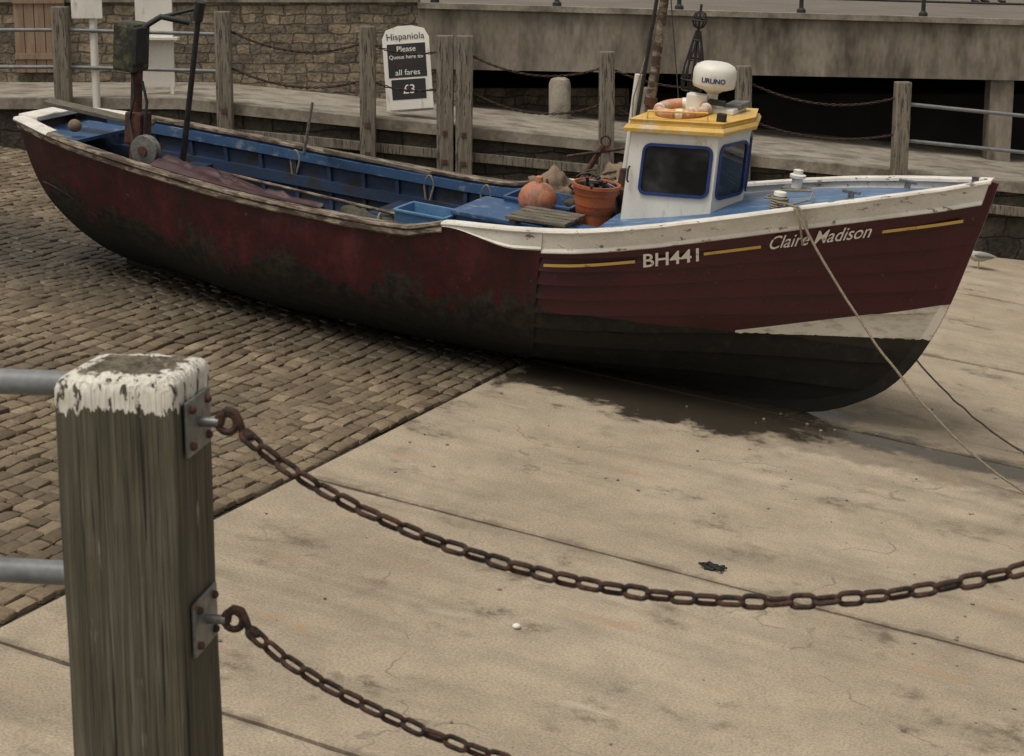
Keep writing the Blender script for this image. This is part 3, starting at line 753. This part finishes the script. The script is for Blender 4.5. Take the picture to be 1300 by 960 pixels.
# cabin
def ch(s,h): return h+.10*(s+1.17)
FP=[(-1.64,-.53),(-.81,-.53),(-.67,-.01),(-.81,.53),(-1.64,.53)]
def ring(h,scale=1.0,grow=0):
    out=[]
    for (a,w) in FP:
        cx,cy=-1.18,0
        d=Vector((a-cx,w-cy))
        if grow: d=d+Vector((math.copysign(grow,d.x),math.copysign(grow,d.y) if abs(d.y)>.05 else 0))
        d=d*scale; out.append((cx+d.x,cy+d.y,ch(cx+d.x,h)))
    return out
cab=empty('wheelhouse',None,boat)
r0=ring(1.50); r1=ring(2.45,.97)
vs=r0+r1; mk('cabin_walls',vs,[(i,(i+1)%5,(i+1)%5+5,i+5) for i in range(5)]+[(9,8,7,6,5)],M_white,cab)
def rwin(p00,p10,p01,p11,u0,u1,v0,v1,fw=.026,name='window'):
    P=[Vector(p) for p in (p00,p10,p01,p11)]
    def bil(u,v): return P[0]*(1-u)*(1-v)+P[1]*u*(1-v)+P[2]*(1-u)*v+P[3]*u*v
    nrm=(P[1]-P[0]).cross(P[2]-P[0]).normalized()
    W=(P[1]-P[0]).length; Hh=(P[2]-P[0]).length
    def rr(grow):
        x0,x1=u0*W-grow,u1*W+grow; y0,y1=v0*Hh-grow,v1*Hh+grow; r=.05+grow; pts=[]
        for cx,cy,a0 in ((x1-r,y0+r,-90),(x1-r,y1-r,0),(x0+r,y1-r,90),(x0+r,y0+r,180)):
            for k in range(6):
                a=rad(a0+90*k/5); pts.append(((cx+r*math.cos(a))/W,(cy+r*math.sin(a))/Hh))
        return pts
    inn=rr(0); out=rr(fw); n=len(inn)
    vs=[bil(*p)+nrm*.004 for p in inn]; mk(name+'_glass',vs,[tuple(range(n))],M_glass,cab)
    vs=[bil(*p)+nrm*.018 for p in inn]+[bil(*p)+nrm*.018 for p in out]+[bil(*p)+nrm*.002 for p in inn]+[bil(*p)+nrm*.002 for p in out]
    fs=[]
    for i in range(n):
        j=(i+1)%n; fs+=[(i,i+n,j+n,j),(i,j,j+2*n,i+2*n),(i+n,i+3*n,j+3*n,j+n)]
    mk(name+'_frame',vs,fs,M_navy,cab)
def panel(i,j,*a,**k): rwin(r0[i],r0[j],r1[i],r1[j],*a,**k)
panel(0,1,.19,.93,.43,.87)
panel(1,2,.12,.90,.41,.88)
panel(2,3,.10,.88,.41,.88)
panel(3,4,.10,.90,.43,.86)
def rslab(name,h0,h1,grow,mat,dome=0):
    A=ring(h0,.97,grow); B_=ring(h1,.97,grow-.012)
    A2=ring((h0+h1)/2,.97,grow+.006)
    vs=A+A2+B_
    c=len(vs); vs.append((-1.2,0,ch(-1.2,h1+dome)))
    fs=[(i,(i+1)%5,(i+1)%5+5,i+5) for i in range(5)]+[(i+5,(i+1)%5+5,(i+1)%5+10,i+10) for i in range(5)]+[(4,3,2,1,0)]+[(10+i,10+(i+1)%5,c) for i in range(5)]
    mk(name,vs,fs,mat,cab)
rslab('roof_edge',2.451,2.515,.055,M_yellow)
rslab('roof_panel',2.517,2.56,-.02,M_yellow,.035)
box('roof_hatch',(-1.05,.12,2.61),(.42,.42,.05),M_white,cab,rot=(0,-.1,0),bev=.012)
box('roof_locker',(-.90,.2,2.655),(.16,.3,.05),M_steel,cab,rot=(0,-.1,0),bev=.01)
tube('grab_rail',[(-1.5,-.5,2.535),(-1.5,-.5,2.60),(-.95,-.49,2.66),(-.95,-.49,2.60)],.010,M_yellow,cab,8)
box('navigation_light',(-.84,-.44,2.63),(.08,.06,.08),M_black,cab,bev=.01)
tube('door_handle',[(-1.60,-.54,1.95),(-1.60,-.575,1.97),(-1.60,-.575,2.07),(-1.60,-.54,2.09)],.010,M_rustmid,cab,6)
rd=empty('radar_scanner',None,cab)
lathe('scanner_dome',[(.0,2.80),(.13,2.80),(.185,2.82),(.192,2.85),(.195,2.93),(.19,2.975),(.17,3.01),(.12,3.035),(.05,3.045),(0,3.047)],M_white,rd,32,(-1.08,0,0),sharp=70)
V,Fc=textmesh('URUNO',.06,off=.002)
cx=(min(v.x for v in V)+max(v.x for v in V))/2
vs=[]
for v_ in V:
    a=rad(-75)+(v_.x-cx)/.19; vs.append((-1.08+.197*math.cos(a),.197*math.sin(a),2.875+v_.y))
mk('scanner_lettering',vs,Fc,M_navy,rd)
lathe('pedestal',[(.10,2.56),(.10,2.60),(.05,2.63),(.05,2.76),(.11,2.80)],M_white,rd,16,(-1.08,0,0))
box('pedestal_bracket',(-1.2,-.02,2.66),(.2,.12,.16),M_white,rd,bev=.015)
box('horn_bracket',(-1.0,-.1,2.70),(.16,.05,.05),M_black,rd,bev=.01)
lb=empty('lifebuoy',None,cab)
LC=Vector((-1.28,-.20,2.615))
def lbp(a,rr=.21): return (LC.x+rr*math.cos(a),LC.y+rr*math.sin(a),LC.z+.1*rr*math.cos(a)+.12*rr*math.sin(a))
for k in range(8):
    a0=2*math.pi*k/8
    tube('segment',[lbp(a0+2*math.pi/8*q/6) for q in range(7)],.045,M_ring,lb,10)
for k in range(4):
    a=2*math.pi*k/4+.2; tube('band',[lbp(a-.13),lbp(a),lbp(a+.13)],.049,M_white,lb,12)
ms=empty('mast',None,boat)
tube('mast_pole',[(-1.76,.10,1.16),(-1.69,.1,2.5),(-1.655,.1,3.9)],[.055,.048,.038],M_gunwale,ms,12)
tube('mast_collar',[(-1.69,.1,2.55),(-1.685,.1,2.62)],.06,M_rustmid,ms,12)
tube('mast_stay',[(-1.85,.05,1.3),(-1.72,.08,3.7)],.018,M_black,ms,6)
tube('white_pole',[(-1.90,.18,1.16),(-1.86,.18,2.8)],.035,M_white,ms,10)
tube('halyard',[(-1.66,.1,3.6),(-1.84,.05,2.6),(-1.78,.0,1.7)],.008,M_rope,ms,5)
tube('halyard',[(-1.64,.1,3.7),(-1.45,.2,2.6)],.006,M_ropedark,ms,5)
bk_=empty('day_shape_basket',None,boat)
tube('basket_pole',[(-1.36,.25,2.5),(-1.36,.25,3.5)],.012,M_black,bk_,6)
for k in range(10):
    a=2*math.pi*k/10
    for prof in ([(.02,3.26),(.03,3.22),(.055,3.1),(.09,2.95),(.105,2.82),(.09,2.72)],[(.0,3.44),(.045,3.42),(.07,3.36),(.045,3.30),(.0,3.28)]):
        for sg in (1.5,-1.5): tube('wire',[(-1.36+r*math.cos(a+z*sg),.25+r*math.sin(a+z*sg),z) for r,z in prof],.007,M_black,bk_,4)
for r,z in ((.04,3.18),(.075,3.0),(.105,2.82),(.07,3.36),(.09,2.72)):
    tube('hoop',[(-1.36+r*math.cos(2*math.pi*k/14),.25+r*math.sin(2*math.pi*k/14),z) for k in range(14)],.009,M_black,bk_,5,True)
# --- cargo
def tub(name,c,sx,sy,h,mat,t=.02):
    e=empty(name,None,boat); x,y,z=c
    box('base',(x,y,z+t/2),(sx-.03,sy-.03,t),mat,e)
    for dx in (-1,1): box('end',(x+dx*(sx/2-t/2),y,z+h/2),(t,sy,h),mat,e,rot=(0,dx*.10,0),bev=.004)
    for dy in (-1,1): box('side',(x,y+dy*(sy/2-t/2),z+h/2),(sx-.01,t,h),mat,e,rot=(-dy*.10,0,0),bev=.004)
    for dy in (-1,1): box('rim',(x,y+dy*(sy/2+.008),z+h-.012),(sx+.03,.03,.024),mat,e,bev=.006)
    for dx in (-1,1): box('rim',(x+dx*(sx/2+.008),y,z+h-.012),(.03,sy-.02,.024),mat,e,bev=.006)
    return e
M_crate=wmat('blue_crate_plastic',(.06,.155,.31),(.10,.23,.41),5,.5,.2,c3=(.24,.30,.38),th=.64)
tub('fish_box',(-3.42,-.80,1.20),.50,.38,.22,M_crate)
tub('fish_box',(-2.62,.12,1.26),.66,.50,.26,M_blue)
eb=empty('engine_box',None,boat)
box('casing',(-2.72,-.45,1.28),(.85,.72,.28),M_blue,eb,bev=.015)
box('lid',(-2.72,-.45,1.445),(.92,.78,.045),M_blue,eb,bev=.01)
pb=empty('timber_pallet',None,boat)
for k in range(5): box('slat',(-2.30,-.90+k*.11,1.53),(.58,.085,.03),M_board,pb,rot=(0,-.03,random.uniform(-.04,.04)),bev=.004)
for dx in (-.22,.22): box('bearer',(-2.30+dx,-.68,1.495),(.06,.5,.04),M_board,pb)
box('side_locker',(-1.98,-.72,1.31),(.48,.44,.34),M_blue,boat,bev=.01)
def ball(name,c,r,mat,parent,sq=.95):
    prof=[(max(0.0,r*math.sin(math.pi*i/16)),-r*sq*math.cos(math.pi*i/16)) for i in range(17)]
    return lathe(name,prof,mat,parent,28,c,sharp=80)
by=empty('mooring_buoy',None,boat); ball('float',(-2.62,-.12,1.535),.185,M_buoy,by); lathe('eye',[(.04,0),(.035,.05),(.02,.06)],M_buoy,by,10,(-2.62,-.12,1.705))
bu=empty('orange_bucket',None,boat)
BX=-2.0
prof=[(.155,0),(.165,.12),(.170,.125),(.178,.2),(.186,.205),(.192,.30),(.205,.305),(.215,.36),(.225,.37),(.225,.40),(.205,.40),(.19,.33),(.15,.05),(0,.05)]
lathe('shell',[(r,z+1.42) for r,z in prof],M_orange,bu,28,(BX,-.25,0))
tube('handle',[(BX+.22*math.cos(a),-.25+.02,1.80+.09*math.sin(a)-.05) for a in [math.pi*i/12 for i in range(13)]],.006,M_steel,bu,6)
box('bucket_stand',(BX,-.25,1.28),(.42,.42,.27),M_blue,bu,bev=.01)
for k in range(26):
    a=random.uniform(0,6.28); r=random.uniform(0,.16)
    p=Vector((BX+r*math.cos(a),-.25+r*math.sin(a),1.76+random.uniform(0,.06)))
    d=Vector((random.uniform(-1,1),random.uniform(-1,1),random.uniform(-.3,.6))).normalized()*.08
    tube('netting',[p-d,p+Vector((0,0,.02)),p+d],.016,M_black,bu,5)
an=empty('anchor',None,boat)
tube('shank',[(-2.62,.62,1.35),(-2.32,.70,1.98)],.028,M_rustmid,an,8)
tube('arms',[(-2.54+.26*math.cos(a),.62+.1*math.cos(a),1.60+.26*math.sin(a)) for a in [math.pi+math.pi*i/12 for i in range(13)]],[.012+.02*math.sin(math.pi*i/12) for i in range(13)],M_rustmid,an,8)
tube('stock',[(-2.57,.4,1.88),(-2.12,.95,1.96)],.016,M_rustmid,an,8)
tube('ring',[(-2.30+.05*math.cos(a),.70,2.03+.05*math.sin(a)) for a in [2*math.pi*i/12 for i in range(12)]],.01,M_rustmid,an,6,True)
def blob(name,c,s,mat,parent,seed=0,amp=.3):
    bm=bmesh.new(); bmesh.ops.create_icosphere(bm,subdivisions=4,radius=1)
    for v_ in bm.verts:
        p=v_.co.normalized(); f=1+amp*noise.noise(p*1.6+Vector((seed,0,0)))+amp*.5*noise.noise(p*5+Vector((seed,3,0)))
        v_.co=Vector((p.x*s[0]*f,p.y*s[1]*f,p.z*s[2]*f))+Vector(c)
    me=bpy.data.meshes.new(name); bm.to_mesh(me); bm.free(); me.materials.append(mat)
    me.polygons.foreach_set('use_smooth',[True]*len(me.polygons))
    o=bpy.data.objects.new(name,me); link(o,parent); return o
blob('canvas_sack',(-2.80,.74,1.36),(.30,.2,.24),M_sack,boat,1,.5)
blob('canvas_sack',(-2.10,.62,1.50),(.28,.22,.27),M_sack,boat,4,.6)
blob('net_heap',(-2.1,.28,1.40),(.35,.25,.26),M_ropedark,boat,8,.7)
blob('net_heap',(-4.6,.35,.75),(.5,.35,.22),M_ropedark,boat,12,.7)
for k in range(14):
    a=random.uniform(0,6.28); c0=Vector((-2.15+random.uniform(-.2,.2),.45+random.uniform(-.2,.25),1.66+random.uniform(-.05,.08)))
    tube('rope_tangle',[c0+Vector((.13*math.cos(a+q*.7),.10*math.sin(a+q*.7),.04*math.sin(q*1.3+a))) for q in range(7)],.011,random.choice([M_rope,M_ropedark,M_rustmid]),boat,5)
lathe('capstan',[(.09,1.13),(.09,1.25),(.05,1.3),(.05,1.6),(.1,1.68),(.1,1.74),(.06,1.76),(.05,1.92),(0,1.93)],M_rustmid,boat,16,(-1.86,.1,0))
tub('grey_fish_box',(-5.35,-.15,.64),.70,.45,.26,M_steel)
tube('boat_hook',[(-6.6,.42,1.08),(-4.2,.30,1.02)],.018,M_gunwale,boat,8)
for k in range(7):
    rr=.17-.012*k
    tube('coiled_warp',[(-6.35+rr*math.cos(a),.25+rr*math.sin(a),.70+.022*k) for a in [2*math.pi*i/18 for i in range(18)]],.014,M_rope,boat,6,True)
# --- stern gear: pot hauler
ph=empty('pot_hauler',None,boat)
tube('column',[(-7.20,-.05,.80),(-7.20,-.05,2.15)],.06,M_rustmid,ph,12)
box('motor_block',(-7.17,-.05,1.50),(.20,.22,.34),M_rustmid,ph,bev=.03)
box('gear_case',(-7.02,-.12,1.28),(.26,.22,.2),M_rustmid,ph,bev=.03)
box('covered_head',(-7.28,-.05,2.33),(.26,.30,.50),M_grnbox,ph,bev=.04)
box('head_side_pod',(-7.13,-.12,2.36),(.06,.2,.38),M_black,ph,bev=.015)
tube('hose',[(-7.1,-.1,2.0),(-7.0,-.15,1.8),(-7.06,-.1,1.5),(-6.95,-.2,1.3)],.016,M_black,ph,8)
tube('hose',[(-7.22,-.12,2.1),(-7.12,-.2,1.85),(-7.2,-.16,1.6),(-7.05,-.3,1.35)],.013,M_black,ph,8)
tube('arm',[(-7.2,-.05,2.50),(-7.0,.05,2.66),(-6.75,.2,2.62)],.03,M_black,ph,8)
R=Matrix.Rotation(rad(90),3,'X')
lathe('hauling_sheave',[(.03,-.05),(.15,-.045),(.155,-.03),(.10,-.008),(.10,.008),(.155,.03),(.15,.045),(.03,.05)],M_steel,ph,28,(-6.58,-.76,1.46),R)
lathe('sheave_hub',[(.05,-.07),(.05,.07)],M_rustmid,ph,14,(-6.58,-.76,1.46),R)
box('sheave_mount',(-6.66,-.66,1.30),(.25,.12,.3),M_rustmid,ph,bev=.02)
tube('sheave_arm',[(-7.05,-.15,1.35),(-6.75,-.55,1.42)],.035,M_rustmid,ph,8)
dv=empty('davit_pole',None,boat)
tube('pole',[(-6.95,.42,.75),(-6.78,.42,2.78)],[.035,.028],M_black,dv,10)
tube('head_block',[(-6.80,.42,2.62),(-6.76,.40,2.82)],.055,M_black,dv,10)
tube('cross_arm',[(-6.78,.42,2.75),(-7.15,.25,2.62)],.02,M_black,dv,8)
box('stern_plank',(-7.68,-.02,1.57),(1.15,.22,.04),M_board,boat,rot=(0,.11,.28),bev=.005)
box('aft_deck',(-7.92,0,1.34),(.62,.95,.04),M_blue,boat,bev=.004)
ball('small_float',(-7.72,-.38,1.48),.07,M_sack,boat)
rows=[]
for i in range(60):
    t=i/59; x=-6.35+1.95*t; r_=[]
    for k in range(24):
        a=k/23; B=BE(x)
        w=-B+.02+(.66*(1-.55*t))*a
        fold=.030*math.sin(a*17+t*5+3*noise.noise((t*3,a*2,1)))*min(1,a*3)
        h=SH(x)+.03+(.11*math.sin(math.pi*a)*(1-.7*t))*(a>0)-.36*a*a + fold+(.05*noise.noise((x*3,a*4,0))+.035*noise.noise((x*8,a*7,2)))*min(1,a*4)
        r_.append(Vector((x+.1*noise.noise((a*4,t*3,5)),w,h)))
    rows.append(r_)
grid('tarpaulin',rows,M_tarp,boat,True)
tube('tarpaulin_roll',[(-6.4,-.66,1.26),(-5.9,-.70,1.32),(-5.3,-.85,1.28),(-4.8,-.95,1.22)],[.06,.08,.07,.04],M_tarp,boat,12)
tube('rowlock_rod',[(-5.80,1.02,1.30),(-5.74,1.04,1.85)],.016,M_steel,boat,8)
box('oar_blade',(-4.9,.98,1.36),(1.3,.05,.03),M_board,boat,rot=(0,.02,-.05))
for x0 in (-4.35,-3.7,-5.9):
    B=BE(x0); pts=[(x0+.05*math.cos(a)*(1+.2*math.sin(3*a)),B-.09,SH(x0)-.17+.14*math.sin(a)) for a in [2*math.pi*i/20 for i in range(20)]]
    tube('hanging_rope',pts,.011,M_rope,boat,6,True)
x0=-3.75; tube('hanging_rope',[(x0,-BE(x0)+.08-.05*math.sin(a),SH(x0)-.15+.22*math.cos(a)) for a in [2*math.pi*i/20 for i in range(20)]],.012,M_rope,boat,6,True)
def hull_strip(s0,s1,d,t,mat,name,side=-1):
    n=max(8,int((s1-s0)/.04)); vs=[];fs=[]
    for i in range(n+1):
        s=s0+(s1-s0)*i/n; G=SH(s)
        for dd in (d+t/2,d,d-t/2): vs.append(on_hull(s,G-dd,.053,side))
    for i in range(n):
        for j in range(2): fs.append((i*3+j,i*3+3+j,i*3+4+j,i*3+1+j))
    mk(name,vs,fs,mat,boat)
for side in (-1,1):
    for a,c in ((-2.07,-1.27),(-.70,-.24),(.70,1.31)): hull_strip(a,c,.305,.028,M_painty,'gold_stripe',side)
def hull_text(body,s0,s1,dbase,height,shear,name,off=0):
    V,Fc=textmesh(body,1,shear,off)
    x0=min(v.x for v in V); x1=max(v.x for v in V); y1=.72
    vs=[]
    for v_ in V:
        s=s0+(s1-s0)*(v_.x-x0)/(x1-x0); h=SH(s)-dbase+height*v_.y/y1
        vs.append(on_hull(s,h,.055))
    mk(name,vs,Fc,M_paintw,boat)
hull_text('BH441',-1.20,-.74,.365,.13,0,'registration_lettering',.015)
hull_text('Claire Madison',-.17,.62,.34,.125,.42,'name_lettering',.006)
# --- ropes
def rope(name,p0,p1,sag,r,mat,n=30,extra=()):
    p0=Vector(p0);p1=Vector(p1); pts=[]
    for i in range(n+1):
        t=i/n; p=p0.lerp(p1,t); p.z-=4*sag*t*(1-t); pts.append(p+Vector((noise.noise((i*.4,0,r))*.01,0,noise.noise((0,i*.4,r))*.01)))
    return tube(name,pts+[Vector(e) for e in extra],r,mat,None,6)
rope('mooring_rope',MB@Vector((.02,-.89,2.05)),(4.21,14.33,-.25),.30,.011,M_rope,extra=[(5.0,13.4,-.38),(6.5,12.6,-.55)])
rope('mooring_rope',MB@Vector((1.06,-.02,.72)),(4.54,15.51,-.24),.07,.009,M_ropedark,extra=[(5.2,15.1,-.33),(7.5,13.5,-.65)])
for k in range(5):
    tube('rope_turns',[(-.22+.07*math.cos(a),-.48+.07*math.sin(a),SH(-.22)-.02+.022*k) for a in [2*math.pi*i/14 for i in range(14)]],.011,M_rope,boat,6,True)
tube('rope_bight',[(-.22,-.55,2.0),(-.1,-.72,2.04),(.02,-.86,2.06),(.06,-.905,2.0),(.10,-.89,1.88),(.12,-.84,1.74),(.16,-.84,1.82),(.13,-.89,1.98),(.05,-.88,2.065),(-.1,-.7,2.03)],.010,M_rope,boat,6)
tube('rope_on_deck',[(-.22,-.42,2.0),(-.4,-.3,1.97),(-.3,-.1,2.02),(0,-.2,2.08),(.05,-.5,2.06),(-.15,-.6,1.99)],.010,M_rope,boat,6)
tube('wire_scrap',[MS@Vector(p) for p in [(.66+.06*math.cos(k*1.3)*(1+.2*k/6),-4.42+.05*math.sin(k*1.7),.012+.010*(k%3)) for k in range(20)]],.008,M_black,None,5)
parts=[]
for k in range(170):
    S_=random.uniform(-2.3,3.5); T_=random.uniform(-8.5,1.5); r_=random.choice([.005,.006,.008,.011,.015])
    bm=bmesh.new(); bmesh.ops.create_icosphere(bm,subdivisions=1,radius=r_)
    vs=[(S_+v_.co.x*random.uniform(.8,1.4),T_+v_.co.y*random.uniform(.8,1.3),.4*r_+v_.co.z*.7) for v_ in bm.verts]; fs=[tuple(x_.index for x_ in f.verts) for f in bm.faces]; bm.free()
    parts.append((vs,fs))
V,Fc=merge(parts); mk('loose_gravel',V,Fc,M_conc,M=MS)
ball('white_pebble',tuple(MS@Vector((-.05,-6.2,.015))),.026,M_white,None,.7)
# seagull
G=empty('seagull',Matrix.Translation((6.30,24.2,-.055))@Matrix.Rotation(rad(170),4,'Z'))
M_gg=plain('gull_grey',(.20,.19,.18),.8); M_gw=plain('gull_white',(.40,.38,.34),.8); M_gy=plain('gull_beak',(.5,.3,.06),.6)
tube('body_and_head',[(-.20,0,.17),(-.14,0,.18),(-.06,0,.18),(.03,0,.19),(.09,0,.22),(.125,0,.27),(.145,0,.305),(.175,0,.305),(.19,0,.30)],[.012,.035,.062,.072,.055,.034,.034,.025,.012],M_gw,G,12)
for sd in (-1,1):
    tube('wing',[(.05,sd*.055,.215),(-.02,sd*.068,.215),(-.12,sd*.05,.205),(-.24,sd*.02,.185)],[.02,.045,.035,.006],M_gg,G,10,flat=.8)
    tube('leg',[(-.01,sd*.025,.13),(-.015,sd*.025,.07),(.0,sd*.025,.005)],.006,M_gy,G,6)
    tube('foot',[(-.01,sd*.025,.006),(.05,sd*.03,.006)],[.006,.014],M_gy,G,6)
    ball('eye',(.160,sd*.024,.312),.005,M_black,G)
tube('beak',[(.185,0,.302),(.215,0,.298),(.232,0,.288)],[.012,.008,.003],M_gy,G,6)
# ------------------------------------------------------------------ light, world, camera
EL=68; AZ=225
w=bpy.data.worlds.new('World'); sc.world=w; w.use_nodes=True; nt=w.node_tree
bg=nt.nodes['Background']; sky=nt.nodes.new('ShaderNodeTexSky'); sky.sky_type='NISHITA'; sky.sun_disc=False
sky.sun_elevation=rad(EL); sky.sun_rotation=rad(AZ); sky.air_density=1.0; sky.dust_density=4; sky.altitude=0
hs=nt.nodes.new('ShaderNodeHueSaturation'); hs.inputs['Saturation'].default_value=.15
nt.links.new(sky.outputs[0],hs.inputs['Color'])
mx=nt.nodes.new('ShaderNodeMix'); mx.data_type='RGBA'; mx.blend_type='MULTIPLY'; mx.inputs[0].default_value=1; mx.inputs[7].default_value=(1.0,.94,.83,1)
nt.links.new(hs.outputs[0],mx.inputs[6]); nt.links.new(mx.outputs[2],bg.inputs[0]); bg.inputs[1].default_value=.13
sun=bpy.data.lights.new('sun','SUN'); sun.energy=1.5; sun.angle=rad(18); sun.color=(1,.95,.87)
so=link(bpy.data.objects.new('sun',sun))
el=rad(EL); az=rad(AZ)
d=Vector((math.sin(az)*math.cos(el),math.cos(az)*math.cos(el),math.sin(el)))
so.rotation_euler=d.to_track_quat('Z','Y').to_euler()
cam=bpy.data.cameras.new('camera'); cam.lens=36*2300/1300; cam.sensor_width=36; cam.shift_y=-45/1300; cam.clip_end=3000; cam.clip_start=.05
cam.dof.use_dof=True; cam.dof.focus_distance=15.5; cam.dof.aperture_fstop=13
co=link(bpy.data.objects.new('camera',cam)); co.location=(0,0,4); co.rotation_euler=(rad(90-11.8),0,0)
sc.camera=co
sc.view_settings.view_transform='Standard'; sc.view_settings.look='None'; sc.view_settings.exposure=0
